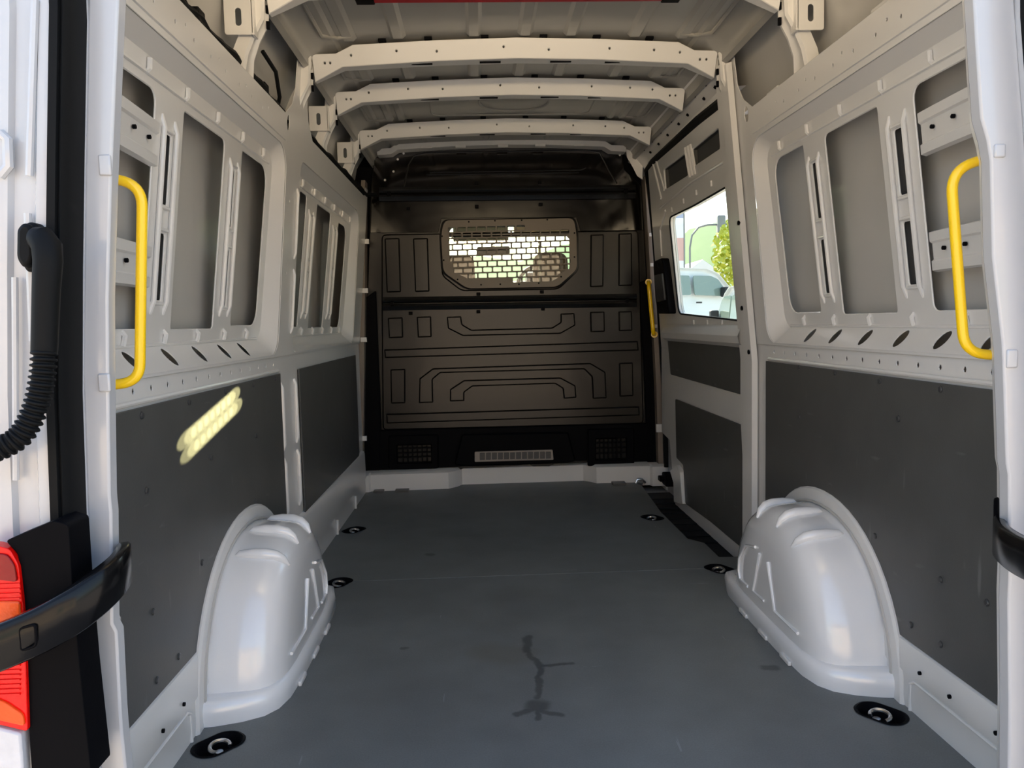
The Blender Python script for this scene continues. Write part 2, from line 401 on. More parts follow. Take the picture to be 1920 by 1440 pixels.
# sunken step beside the sliding door
st = thing('entry_step', 'sunken black plastic entry step beside the sliding door opening', 'step', (.9, 3.9, -.05))
b = MB(); pl = [(.757, 3.44), (.752, 3.95), (.79, 4.62), (.965, 4.62), (.965, 3.16), (.812, 3.16), (.812, 3.365)]
b.prism(pl, lambda x, y: (x, y, -.058), lambda x, y: (x, y, -.05)); b.build('tread', WELL, st)
b = MB()
for i in range(9): b.box((.775, 3.52+i*.115, -.05), (.95, 3.56+i*.115, -.046))
b.each('grip_rib', WELL, st)

# ================================================================ side wall builder
def oval_bead(b, pts, r): b.tube(pts, r, 8)
def bay(s, y0, y1, cut, slots, ledge_holes, parent, first):
    """one pressed bay: recess tray, belt ledge, inner frame with cut-outs"""
    zb, zt = .905, 1.635
    fp, fr = fnP(s), fnR(s)
    rr = (.05, .07, .09, .05) if first else (.05, .05, .05, .05)
    A = rrect(y0, zb, y1, zt, n=5, rs=rr); B = rrect(y0+.03, .962, y1-.045, 1.60, n=5, rs=tuple(q*.8 for q in rr))
    mb = MB(); n = len(A)
    va = [fp(u, v, .004) for u, v in A]; vm = [fr(.5*(p[0]+q[0])+.004*(0), .5*(p[1]+q[1]), 0) for p, q in zip(A, B)]
    vb = [fr(u, v, .004) for u, v in B]
    fs = []
    for i in range(n):
        j = (i+1) % n
        if i == 5: continue                 # the straight bottom is the ledge plate
        fs.append((i, j, j+n, i+n))
    mb.add(va+vb, fs); mb.build('recess_wall', WHITE, parent)
    # ledge with round holes
    pa, pb = A[5], A[6]; qa, qb = B[5], B[6]
    def fl(u, v, w):
        t = v/.07; z = zb+.057*t
        x0 = fp(0, zb, 0)[0]; x1 = fr(0, .962, 0)[0]
        return (x0+(x1-x0)*t - s*.0063*u + s*w*.75, u, z - w*.6)
    plate('belt_ledge', [(pa[0]-.004, -.001), (pb[0]+.004, -.001), (qb[0]+.004, .071), (qa[0]-.004, .071)],
          [ell(y, .036, .021, .026, 18) for y in ledge_holes], .003, fl, WHITE, parent, bevel=.001)
    # inner frame
    holes = []
    for u0, v0, u1, v1, rs in cut: holes.append(rrect(u0, v0, u1, v1, n=4, rs=rs))
    for u0, v0, u1, v1 in slots: holes.append(rrect(u0, v0, u1, v1, .006, 2))
    plate('window_frame_panel', rrect(y0+.026, .958, y1-.041, 1.604, n=4, rs=tuple(q*.8 for q in rr)), holes, .005, fnR(s, .0025), WHITE, parent, bevel=.002)
    for u0, v0, u1, v1 in slots:
        k = MB(); q = [(u0-.008, v0-.008), (u1+.008, v0-.008), (u1+.008, v1+.008), (u0-.008, v1+.008)]
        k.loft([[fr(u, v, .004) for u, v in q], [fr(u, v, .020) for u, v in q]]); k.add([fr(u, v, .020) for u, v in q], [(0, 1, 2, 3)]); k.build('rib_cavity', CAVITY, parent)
    # raised flanges beside the slots, short swages above and below
    g = MB()
    for u0, v0, u1, v1 in slots:
        if v0 > 1.2:
            for u in (u0-.017, u1+.017):
                g.tube([fr(u, 1.04, .004), fr(u, 1.07, -.006), fr(u, 1.47, -.006), fr(u, 1.50, .004)], .0065, 8)
        for v in (v0-.008, v1+.008):
            g.tube([fr(u0-.006, v, -.001), fr(u1+.006, v, -.001)], .005, 6)
    g.each('rib', WHITE, parent)
    g = MB(); y = y0+.14
    while y < y1-.09:
        g.tube([fr(y, .968, -.003), fr(y, .99, -.006), fr(y, 1.0, .003)], .006, 6)
        g.tube([fr(y+.04, 1.563, .003), fr(y+.04, 1.572, -.006), fr(y+.04, 1.595, -.005)], .006, 6); y += .22
    for v in (.966, 1.565): g.tube([fr(y0+.06, v, .0), fr(y1-.09, v, .0)], .005, 6)
    g.each('swage', WHITE, parent)

def strip_holes(y0, y1, v, step, r=.006): 
    out = []; y = y0
    while y < y1: out.append(ell(y, v, r, r*1.15, 6)); y += step
    return out

def pressed(s, parent, L):
    e = .0 if s < 0 else .035
    cut1 = [(1.42, 1.005, 1.835+e, 1.54, (.01, .02, .03, .01)), (2.0+e, 1.003, 2.305+e, 1.54, (.008, .012, .02, .01)), (2.463+e*.8, 1.012, 2.735, 1.545, (.01, .055, .06, .01))]
    sl1 = [(1.893+e, 1.30, 1.932+e, 1.462), (1.893+e, 1.073, 1.932+e, 1.232), (2.372+e, 1.305, 2.408+e, 1.475), (2.372+e, 1.07, 2.408+e, 1.238)]
    lh = [1.50, 1.70, 1.86, 2.06, 2.25, 2.43, 2.60] if s < 0 else [1.62, 1.815, 2.0, 2.19, 2.36, 2.53]
    lh = {-1: [1.73, 1.935, 2.135, 2.335, 2.52], 1: [1.625, 1.80, 1.98, 2.165, 2.35, 2.53]}[s]
    bay(s, 1.38, 2.835, cut1, sl1, lh, parent, True)
    # two bowed straps across the first cut-out
    for z0, z1 in ((1.37, 1.47), (1.095, 1.19)):
        m = MB(); rows = []
        for k in range(13):
            u = 1.40+.45*k/12; t = k/12
            bow = -.006-.034*(1-t)**.8*(.55+.45*math.cos(PI*t*.5)); lift = .02*math.sin(PI*t*.6)
            prof = [(z0-.004, .012), (z0, 0), (z0+.022, 0), (z0+.026, .006), (z1-.03, .006), (z1-.026, 0), (z1-.004, 0), (z1, .012)]
            rows.append([fnR(s)(u, v+lift*.35, bow+w) for v, w in prof])
        m.loft(rows, closed=False); m.build('cross_strap', WHITE, parent)
        m = MB()
        for u in (1.70, 1.79): w0 = -.006-.034*(1-(u-1.4)/.45)**.8; m.cyl(fnR(s)(u, (z0+z1)/2+.008, w0-.0005), fnR(s)(u, (z0+z1)/2+.008, w0+.006), .005, 8)
        m.each('bolt_hole', BLACK, parent)

# left wall --------------------------------------------------------------
pressed(-1, wl_o, None)
cutL2 = [(3.20, 1.005, 3.335, 1.548, (.01, .01, .02, .03)), (3.535, 1.0, 3.845, 1.545, (.008, .01, .02, .01)), (4.045, 1.0, 4.28, 1.53, (.01, .05, .07, .01))]
slL2 = [(3.40, 1.30, 3.45, 1.475), (3.40, 1.07, 3.45, 1.238), (3.925, 1.30, 3.975, 1.475), (3.925, 1.07, 3.975, 1.238)]
bay(-1, 3.04, 4.44, cutL2, slL2, [], wl_o, True)
def clean_rect(y0, y1): return rrect(y0, .905, y1, 1.635, n=5, rs=(.05, .07, .09, .05))
rail_out = [(1.33, .897), (4.68, .897), (4.68, 1.80), (4.60, 1.80), (4.57, 1.745), (3.22, 1.745), (3.13, 1.80), (3.085, 1.90), (3.07, 1.965), (2.925, 1.965), (2.915, 1.86), (2.88, 1.80), (2.79, 1.745), (1.33, 1.745)]
plate('upper_frame', rail_out, [clean_rect(1.38, 2.835), clean_rect(3.04, 4.44), ell(2.835, 1.722, .018, .026, 12)] + strip_holes(1.6, 2.7, 1.69, .115, .0045) + strip_holes(1.66, 2.7, 1.705, .23, .004)
      + [ell(2.90, z, .004, .005, 6) for z in (1.2, 1.23, 1.46)], .003, fnP(-1, .0015), WHITE, wl_o, bevel=.0007)
def lower_frame(s, y1, parent):
    o = plate('lower_frame', [(1.33, -.06), (y1, -.06), (y1, .905), (1.33, .905)], strip_holes(1.50, 2.80, .872, .092), .003, fnA(s, .0015), WHITE, parent, bevel=.0007)
    g = MB(); f = fnA(s)
    g.tube([f(1.36, .848, -.002), f(2.835, .845, -.002)], .006, 8)
    g.tube([f(1.36, .208, -.004), f(2.0, .208, -.004)], .005, 8)
    g.each('trim_bead', WHITE, parent)
lower_frame(-1, 4.68, wl_o)
def sill(s, y0, y1, parent, zt=.175):
    m = MB(); f = fnA(s)
    prof = [(-.03, -.010), (.03, -.016), (.085, -.014), (.095, -.020), (zt-.02, -.017), (zt-.008, -.014), (zt, .0)]
    m.loft([[f(y0, z, w) for z, w in prof], [f(y1, z, w) for z, w in prof]], closed=False)
    m.build('sill_panel', WHITE, parent)
    g = MB()
    if y0 < 1.6:
        g.tube([f(1.40, .082, -.014), f(1.83, .082, -.014), f(1.85, .07, -.014), f(1.85, .0, -.014)], .005, 8)
        g.each('sill_bead', WHITE, parent)
        g = MB()
        for y in (1.52, 1.68, 1.80): g.cyl(f(y, .12, -.024), f(y, .12, -.01), .005, 8)
        g.each('bolt_hole', BLACK, parent)
sill(-1, 1.36, 2.0, wl_o, .20); sill(-1, 2.75, 4.64, wl_o, .26)
g = MB(); f = fnA(-1)
for y in (3.72, 4.25): g.tube([f(y, .0, -.018), f(y, .07, -.02)], .006, 6)
g.each('sill_bead', WHITE, wl_o)
# pillar beads
g = MB(); f = fnA(-1)
for y in (2.865, 3.07):
    for z0, z1 in ((.30, .52), (.55, .80)): g.tube([f(y, z0, .002), f(y, z0+.02, -.006), f(y, z1-.02, -.006), f(y, z1, .002)], .008, 8)
f = fnP(-1)
for z0, z1 in ((.98, 1.22), (1.26, 1.52)): g.tube([f(3.0, z0, .002), f(3.0, z0+.02, -.005), f(3.0, z1-.02, -.005), f(3.0, z1, .002)], .006, 8)
g.tube([f(1.40, 1.655, 0), f(2.80, 1.655, 0)], .004, 6)
g.each('pillar_bead', WHITE, wl_o)

# right wall: bay behind the sliding door + pillar --------------------------
pressed(1, wr_o, None)
rail_r = [(1.33, .897), (3.125, .897), (3.125, 1.66), (3.10, 1.80), (3.06, 1.90), (3.07, 1.965), (2.925, 1.965), (2.915, 1.86), (2.88, 1.80), (2.79, 1.745), (1.33, 1.745)]
plate('upper_frame', rail_r, [clean_rect(1.38, 2.835), ell(2.85, 1.735, .020, .028, 12)] + strip_holes(1.6, 2.7, 1.69, .115, .0045) + strip_holes(1.66, 2.7, 1.705, .23, .004), .003, fnP(1, .0015), WHITE, wr_o, bevel=.0007)
lower_frame(1, 3.125, wr_o)
sill(1, 1.36, 2.0, wr_o, .175)
g = MB(); f = fnP(1)
g.tube([f(1.40, 1.655, 0), f(2.80, 1.655, 0)], .004, 6)
g.each('pillar_bead', WHITE, wr_o)
# door pillar return with flange around the door opening
m = MB()
prof = [(z, fnP(1)(2.985 if z < .35 else (2.985-.03*max(0, z-1.6)), z, 0)[0] if z > .83 else fnA(1)(2.985, z, 0)[0]) for z in (-.06, .1, .2, .3, .45, .6, .83, 1.0, 1.2, 1.45, 1.65, 1.8, 1.95)]
m.loft([[(x-.004, 2.94, z) for z, x in prof], [(x-.02, 2.96, z) for z, x in prof], [(x-.02, 3.04, z) for z, x in prof], [(x-.004, 3.05, z) for z, x in prof], [(x-.004, 3.06+.08*min(1, max(0, (z-.15)/.42)), z) for z, x in prof], [(x+.075, 3.09+.12*min(1, max(0, (z-.15)/.42)), z) for z, x in prof]], closed=False)
m.build('door_pillar', WHITE, wr_o)
m = MB()
for px, py in ((1384, 418), (1390, 578), (1403, 660)):
    q = on_wall(px, py, 1, -.024, .09, .83); m.cyl(q+Vector((-.001, 0, 0)), q+Vector((.012, 0, 0)), .009, 8)
m.each('bolt_hole', BLACK, wr_o)
# upper door header and front corner, above and ahead of the opening
m = MB(); ys = (3.06, 3.5, 4.0, 4.5, 4.70)
m.loft([[(.745, y, 2.02), (.772, y, 1.995), (.80, y, 1.955), (.835, y, 1.915), (.845, y, 1.895), (.90, y, 1.90)] for y in ys], closed=False)
m.build('door_header', WHITE, wr_o)
m = MB()
for i, y in enumerate((3.2, 3.36, 3.62, 3.78, 4.0, 4.2, 4.4)):
    m.cyl((.812, y, 1.93), (.826, y, 1.95), .007, 6); m.cyl((.79, y+.06, 1.958), (.80, y+.06, 1.975), .006, 6)
m.each('bolt_hole', BLACK, wr_o)
m = MB()
m.prism([(.835, 1.92), (.77, 2.02), (.735, 2.02), (.74, 1.97), (.775, 1.91), (.80, 1.86), (.83, 1.84)], lambda x, z: (x, 4.70, z), lambda x, z: (x+.04, 4.80, z))
m.build('corner_gusset', WHITE, wr_o)
m = MB()                                                        # brown-grey flange of the front pillar
m.prism([(.845, 1.86), (.862, 1.86), (.905, 1.2), (.935, .6), (.945, .09), (.915, .09), (.905, .6), (.878, 1.2)], lambda x, z: (x, 4.70, z), lambda x, z: (x, 4.80, z))
m.build('front_flange', FLANGE, wr_o)
m = MB()
for z in (.95, 1.32, 1.5): m.box((.868+.03*(1.5-z), 4.692, z), (.895+.03*(1.5-z), 4.70, z+.02))
m.box((.90, 4.69, .31), (.935, 4.70, .36))
m.each('flange_clip', WHITE, wr_o)
m = MB()
m.prism([(-.842, 1.86), (-.82, 1.86), (-.845, 1.2), (-.875, .6), (-.90, .09), (-.935, .09), (-.915, .6), (-.885, 1.2)], lambda x, z: (x, 4.70, z), lambda x, z: (x, 4.80, z))
m.build('front_flange', FLANGE, wl_o)
m = MB()
for px, py in ((686, 453), (684, 545), (682, 637), (682, 822)):
    q = on_y(px, py, 4.69); m.box((q.x-.018, 4.685, q.z-.014), (q.x+.018, 4.70, q.z+.014))
m.each('flange_clip', WHITE, wl_o)
m = MB(); m.box((-.99, 4.69, -.05), (-.905, 4.86, 1.9)); m.build('front_pillar', WHITE, wl_o, bevel=.01)
m = MB(); m.box((.95, 4.66, -.05), (1.0, 4.86, 1.9)); m.build('front_pillar', WHITE, wr_o, bevel=.01)

# white kick step below the bulkhead
tr = MB()
plan = [(-.93, 4.66), (-.86, 4.66), (-.85, 4.68), (-.38, 4.69), (-.33, 4.74), (-.30, 4.80), (.46, 4.80), (.50, 4.76), (.53, 4.71), (.86, 4.70), (.87, 4.67), (.96, 4.67)]
tr.loft([[(x, y, -.02) for x, y in plan], [(x, y, .10) for x, y in plan], [(x, y+.03, .112) for x, y in plan], [(x, 4.9, .115) for x, y in plan]], closed=False)
o = struct(tr.build('trim_3', WHITE, None))
m = MB()
for x0, x1 in ((-.83, -.77), (-.70, -.62), (.62, .70)): m.box((x0, 4.63, -.001), (x1, 4.70, .012))
m.each('foot_tab', PANEL, o)
m = MB(); q = on_y(1200, 907, 4.66); m.tube([(q.x-.03, 4.64, .008), (q.x-.02, 4.64, .03), (q.x+.01, 4.64, .03), (q.x+.03, 4.64, .008)], .007, 8); m.cyl((q.x, 4.65, .0), (q.x, 4.63, .02), .014, 10)
m.build('earth_bolt', STEEL, o)

# ================================================================ lining panels
def lining(s, poly, label, rivets, d=-.008, fn=None):
    f = fn or fnA(s, d)
    o = plate('lining_panel', poly, [], .006, f, PANEL, None, bevel=.001)
    tag(o, label, 'wall panel')
    for px, py in rivets:
        q = on_wall(px, py, s, d-.004); m = MB()
        m.loft([[(q.x-s*h, q.y+r*math.cos(2*PI*k/8), q.z+r*math.sin(2*PI*k/8)) for k in range(8)] for h, r in ((-.002, .0085), (.001, .0085), (.003, .006))], caps=True)
        m.build('rivet', RIVET, o)
    return o
def arch_cut(zb, a=.437, b=.418, e=2.2):      # the lining is cut out round the wheel arch, under its flange
    out = []
    for k in range(41):
        th = PI*k/40; y = 2.355 - a*math.copysign(abs(math.cos(th))**(2/e), math.cos(th)); z = b*abs(math.sin(th))**(2/e)
        if z > zb+.004: out.append((y, z))
    return [(out[0][0], zb)]+out+[(out[-1][0], zb)]
RL = [(266, 779), (355, 754), (423, 734), (475, 721), (480, 817), (396, 858), (275, 920), (480, 940), (517, 711), (288, 1147), (336, 1231), (295, 1275), (380, 1055)]
RR = [(1763, 1087), (1707, 1172), (1763, 1208), (1498, 689), (1565, 699), (1649, 714), (1763, 730), (1498, 781), (1684, 785), (1640, 1005), (1850, 1130)]
lining(-1, [(1.36, .195)]+arch_cut(.195)+[(2.82, .195), (2.838, .21), (2.838, .836), (1.36, .836)], 'large dark grey lining panel on the left wall with the streak of sunlight', RL)
lining(-1, [(3.125, .255), (4.47, .255), (4.49, .27), (4.49, .836), (3.125, .836)], 'smaller dark grey lining panel on the left wall beside the black bulkhead', [])
lining(1, [(1.36, .172)]+arch_cut(.172)+[(2.825, .172), (2.842, .19), (2.842, .836), (1.36, .836)], 'large dark grey lining panel on the right wall behind the white wheel arch', RR)

# ================================================================ wheel arches
def wheel_arch(s, label):
    t = thing('wheel_arch', label, 'wheel arch', (s*.8, 2.36, 0))
    yc = 2.355
    def prof(a, b, n=28, e=2.3, zlow=0.0):
        out = []
        for k in range(n+1):
            th = PI*k/n; c, sn = math.cos(th), math.sin(th)
            out.append((yc - a*math.copysign(abs(c)**(2/e), c), zlow + b*abs(sn)**(2/e)))
        return out
    # body: from the wall to the inner face with a soft shoulder
    rings = []
    for x, a, bb in ((.915, .400, .405), (.86, .398, .402), (.82, .394, .400), (.785, .388, .397), (.760, .378, .390), (.742, .362, .376), (.729, .340, .356), (.720, .313, .328), (.713, .28, .29), (.709, .2, .19), (.708, .06, .055)):
        rings.append([(s*x, y, z) for y, z in prof(a, bb)])
    m = MB(); m.loft(rings, closed=False); m.build('arch_shell', ARCH, t)
    # flange pressed against the lining
    o1, o2, o3 = prof(.478, .455, e=2.1), prof(.471, .450, e=2.1), prof(.415, .40, e=2.3)
    m = MB(); m.loft([[(s*.925, y, z) for y, z in o1], [(s*.892, y, z) for y, z in o1], [(s*.886, y, z) for y, z in o2], [(s*.888, y, z) for y, z in o3]], closed=False)
    m.build('flange', WHITE, t)
    m = MB(); q = prof(.43, .409, e=2.2)
    m.tube([(s*.886, y, z) for y, z in q], .0045, 6); m.build('sealant_bead', PRIMER, t)
    # foot skirt, a rounded step round the base
    path = [(.915, 1.912), (.86, 1.920), (.80, 1.937), (.75, 1.963), (.722, 2.0), (.706, 2.06), (.698, 2.2), (.698, 2.5), (.704, 2.70), (.722, 2.79), (.76, 2.81)]
    cx, cy = .86, 2.36; rings = []
    for off, z in ((.0, -.004), (.006, .028), (.004, .046), (-.003, .058), (-.013, .064), (-.028, .067), (-.06, .067)):
        r = []
        for x, y in path:
            d = Vector((x-cx, y-cy)); d = Vector((0, -1)) if x > .9 else d.normalized()
            r.append((s*(x+d.x*off), y+d.y*off, z))
        rings.append(r)
    m = MB(); m.loft(rings, closed=False); m.build('foot_skirt', ARCH, t)
    # stiffening beads over the crown
    m = MB()
    for th in (.36, .47, .60):
        pts = []
        for x, a, bb in ((.868, .396, .400), (.855, .398, .404), (.82, .397, .403), (.785, .391, .400), (.760, .381, .393), (.742, .365, .379), (.728, .340, .356)):
            y, z = prof(a, bb, 100)[int(th*100)]; pts.append((s*x, y, z))
        m.tube(pts, [.003, .011, .016, .017, .016, .012, .004], 12)
    m.each('crown_bead', ARCH, t)
    # beads on the inner face
    m = MB(); xf = s*.7085
    for pts in (((2.44, .255), (2.53, .235), (2.595, .17), (2.60, .125), (2.585, .10), (2.51, .10)), ((2.40, .245), (2.455, .105), (2.36, .105)), ((2.33, .24), (2.27, .105), (2.10, .105))):
        m.tube([(xf, y, z) for y, z in pts], .005, 6)
    m.each('face_bead', ARCH, t)
    m = MB()
    for y0 in (2.12, 2.30, 2.48): m.box((s*.690, y0, .0), (s*.70, y0+.07, .014))
    m.each('weld_tab', WHITE, t, bevel=.003)
    return t
wheel_arch(-1, 'glossy white wheel arch bulging from the left wall, below the sunlight streak')
wheel_arch(1, 'glossy white wheel arch bulging from the right wall, scuffed, near the sliding door')

# ================================================================ lashing rings
def lashing():
    x, y, d = RINGS[0]
    t = thing('lashing_ring', 'black recessed lashing ring in the floor, nearest on the left, behind the left arch', 'lashing ring', (x, y, 0), 'lashing rings in the floor')
    c, s = 1, 0
    P = lambda a, b, z: (x+a, y+b, z)
    out = hexa(0, 0, .0585, .0425, 0); inn = hexa(0, 0, .047, .03, 0)
    m = MB(); m.loft([[P(a*1.09, b*1.12, .0015) for a, b in out], [P(a, b, .003) for a, b in out], [P(a*.94, b*.92, .0) for a, b in out], [P(a, b, -.024) for a, b in inn]]); m.add([P(a, b, -.024) for a, b in inn], [tuple(range(len(inn)))])
    m.build('tray', BLACK, t)
    m = MB(); m.tube([P(.024*math.cos(k*PI/10), .020*math.sin(k*PI/10)-.006, -.003+.005*math.sin(k*PI/10)) for k in range(-2, 13)], .005, 8); m.build('ring', STEEL, t)
    m = MB(); m.cyl(P(-.006, -.012, -.024), P(-.006, -.012, -.010), .010, 10); m.build('bolt', STEEL, t)
    return t
r0 = lashing(); r0.rotation_euler = (0, 0, math.radians(RINGS[0][2]))
rlab = ['', 'black recessed lashing ring in the floor, nearest on the right, behind the right arch', 'black recessed lashing ring in the floor at the front foot of the right arch',
        'black recessed lashing ring half hidden by the front end of the left arch', 'black recessed lashing ring near the bulkhead on the left, by the sill', 'black recessed lashing ring near the bulkhead beside the sunken step']
for (x, y, d), lb in list(zip(RINGS, rlab))[1:]:
    dup(r0, (x, y, 0), lb, (0, 0, math.radians(d)))

# ================================================================ roof
def roofz(x): return 2.072 - .02*(abs(x)/.7)**2
m = MB(); xs = [-.74+.08*i for i in range(19)]; xs[-1] = .74
m.loft([[(x, y, roofz(x)) for x in xs] for y in (1.28, 2.4, 3.6, 4.9)], closed=False)
m.loft([[(x, y, roofz(x)+.015) for x in xs] for y in (1.28, 2.4, 3.6, 4.9)], closed=False)
m.build('roof_skin', ROOFM, ce_o)
def swage(x, y0, y1, w=.03):
    m = MB(); z = roofz(x)
    m.loft([[(x-w, y, z+.001), (x-w*.55, y, z-.011), (x+w*.55, y, z-.011), (x+w, y, z+.001)] for y in (y0, y1)], closed=False); return m
for y0, y1 in ((2.43, 2.97), (3.08, 3.44)):
    for x in (-.62, -.44, -.16, .03, .20, .44, .62): swage(x, y0, y1).build('roof_swage', ROOFM, ce_o)
for x in (-.60, -.54, .54, .60): swage(x, 3.55, 4.11, .022).build('roof_swage', ROOFM, ce_o)
for x in (-.45, -.1, .25, .52): swage(x, 4.22, 4.6, .02).build('roof_swage', ROOFM, ce_o)
m = MB()
ov = [(x, y) for x, y in rrect(-.14, 3.68, .20, 4.02, .16, 8)]; m.tube([(x, y, roofz(x)-.002) for x, y in ov+[ov[0]]], .006, 6)
m.tube([(-.30, 3.80, 2.066), (-.19, 3.80, 2.066)], .010, 6); m.tube([(.24, 3.80, 2.066), (.34, 3.80, 2.066)], .010, 6)
ov = rrect(-.38, 3.60, .42, 4.08, .06, 4); m.tube([(x, y, roofz(x)-.001) for x, y in ov+[ov[0]]], .005, 6)
m.build('roof_swage', ROOFM, ce_o)
# coves along both roof edges
for s in (-1, 1):
    m = MB()
    pr = [(.60, 2.062), (.625, 2.05), (.66, 2.048), (.672, 2.036), (.71, 2.032), (.725, 2.022), (.76, 2.008), (.772, 1.99), (.772, 1.965), (.79, 1.955)]
    m.loft([[(s*x, y, z) for x, z in pr] for y in (1.30, 4.86)], closed=False)
    m.build('roof_edge_channel', ROOFM, ce_o)
    for ya, yb in ((2.46, 2.93), (3.10, 3.42), (3.56, 4.08)):       # stepped swage seen beside each bow
        m = MB(); m.tube([(s*.70, ya, 2.028), (s*.70, yb-.07, 2.028), (s*.655, yb, 2.044), (s*.60, yb, 2.052)], .007, 6); m.build('cove_swage', ROOFM, ce_o)
# roof bows
BOW = [(-.765, 2.012), (-.675, 2.014), (-.655, 2.022), (-.61, 2.04), (-.3, 2.052), (0, 2.058), (.3, 2.052), (.61, 2.04), (.655, 2.022), (.675, 2.014), (.765, 2.012),
       (.765, 1.925), (.655, 1.972), (.3, 1.988), (0, 1.994), (-.3, 1.988), (-.655, 1.972), (-.765, 1.925)]
BN = len(BOW)
def bow(y):
    hl = [ell(x, z, .0045, .0045, 6) for x, z in ((-.72, 1.985), (-.70, 1.985), (-.62, 2.008), (-.45, 2.02), (-.3, 2.018), (-.05, 2.03), (.12, 2.02), (.35, 2.022), (.52, 2.016), (.62, 2.008), (.70, 1.985), (.725, 1.985))]
    f = lambda u, v, w: (u, y + .55*(2.05-v) + w, v)
    o = plate('roof_bow', BOW, hl, .006, f, WHITE, ce_o, bevel=.002)
    m = MB()                                                     # underside and rear lip of the hat section
    lo = [(x, z) for x, z in BOW[11:]]
    m.loft([[(x, y+.55*(2.05-z), z+.002) for x, z in lo], [(x, y+.10, z+.004) for x, z in lo], [(x, y+.11, z+.05) for x, z in lo]], closed=False)
    m.build('bow_underside', WHITE, o)
    m = MB()
    for x in (-.5, -.33, -.12, .1, .3, .5): m.box((x-.014, y-.006, roofz(x)-.012), (x+.014, y+.02, roofz(x)-.003))
    m.each('glue_pad', BLACK, o)
    m = MB()
    for x in (-.36, -.1, .17, .38): m.box((x-.04, y+.06, 1.9865+.004*(abs(x)<.2)), (x+.04, y+.072, 1.9905+.004*(abs(x)<.2)))
    m.each('bow_slot', BLACK, o)
    return o
for y in (2.335, 2.985, 3.455, 4.125): bow(y)
m = MB()
hd = [(-.74, 2.00), (-.66, 2.005), (-.62, 2.03), (-.3, 2.045), (0, 2.05), (.3, 2.045), (.60, 2.03), (.64, 2.005), (.73, 2.0)]
m.loft([[(x, 4.66, z+.03) for x, z in hd], [(x, 4.68, z) for x, z in hd], [(x, 4.74, z-.002) for x, z in hd], [(x, 4.80, z+.005) for x, z in hd]], closed=False)
for x in (-.45, -.25, 0, .22, .45): m.box((x-.03, 4.675, 2.035), (x+.03, 4.69, 2.052))
m.build('front_header', WHITE, ce_o)
# posts from bow ends down to the belt rail, with slotted brackets
def post(s, y, bracket=True):
    m = MB(); rows = []
    for x, z, wd in ((.762, 2.0, .045), (.768, 1.95, .045), (.772, 1.90, .045), (.800, 1.85, .045), (.822, 1.80, .055), (.832, 1.755, .075), (.835, 1.735, .08)):
        rows.append([(s*(x+.045), y-.0, z), (s*(x+.006), y, z), (s*x, y+.012, z), (s*(x+.008), y+.028, z), (s*(x+.008), y+wd-.0, z), (s*x, y+wd+.014, z), (s*(x+.004), y+wd+.03, z), (s*(x+.045), y+wd+.034, z)])
    m.loft(rows, closed=False); o = m.build('roof_post', WHITE, ce_o)
    m = MB()
    for z in (1.93, 1.885): m.box((s*.7665, y+.045, z), (s*.775, y+.055, z+.022))
    m.each('post_slot', BLACK, o)
    if bracket:
        f = lambda u, v, w: (s*u, y-.018+w, v)
        plate('slotted_bracket', rrect(.797, 1.845, .878, 1.95, .008, 3), [rrect(.829, 1.87, .846, 1.92, .0084, 4)], .004, f, WHITE, o, bevel=.001)
        m = MB(); m.box((s*.793, y-.02, 1.845), (s*.80, y+.02, 1.95)); m.box((s*.80, y-.016, 1.946), (s*.878, y+.05, 1.951)); m.build('bracket_flange', WHITE, o)
post(-1, 2.36); post(1, 2.36); post(-1, 3.48); post(-1, 4.15)
for s in (-1, 1):
    post(s, 2.98, False)
    m = MB()                                                     # lower flange of the roof side, hem above the rail
    for yy in (1.9, 2.62, 3.75):
        if s > 0 and yy > 3: continue
        m.box((s*.845, yy, 1.735), (s*.86, yy+.10, 1.77))
    m.each('rail_tab', WHITE, wl_o if s < 0 else wr_o, bevel=.004)
    m = MB(); f = fnP(s)
    y1 = 4.6 if s < 0 else 2.9
    m.loft([[f(1.35, 1.745, .0), f(1.35, 1.748, .03), f(1.35, 1.70, .04)], [f(y1, 1.745, .0), f(y1, 1.748, .03), f(y1, 1.70, .04)]], closed=False)
    m.build('rail_top', WHITE, wl_o if s < 0 else wr_o)
m = MB(); m.box((-1, 1.28, 2.0), (1, 1.33, 2.12)); m.box((-.9, 1.27, 1.93), (.9, 1.33, 2.0)); m.build('rear_header', WHITE, ce_o, bevel=.01)
m = MB(); m.box((-.52, 1.34, 1.80), (.52, 1.385, 1.88)); m.build('fill_lamp_housing', BLACK, ce_o, bevel=.01)  # unseen housing made up for the added fill lamp

# red strip at the roof, top of the picture
t = thing('red_strip', 'thin red strip running across under the roof at the top edge of the view', 'strip', (0, 2.63, 2.06))
m = MB(); m.box((-.50, 2.600, 2.046), (.47, 2.632, 2.053)); m.build('band', RED, t, bevel=.002)
for x in (-.51, .49):
    m = MB(); m.box((x-.03, 2.595, 2.043), (x+.03, 2.64, 2.056)); m.build('end_clip', BLACK, t, bevel=.003)

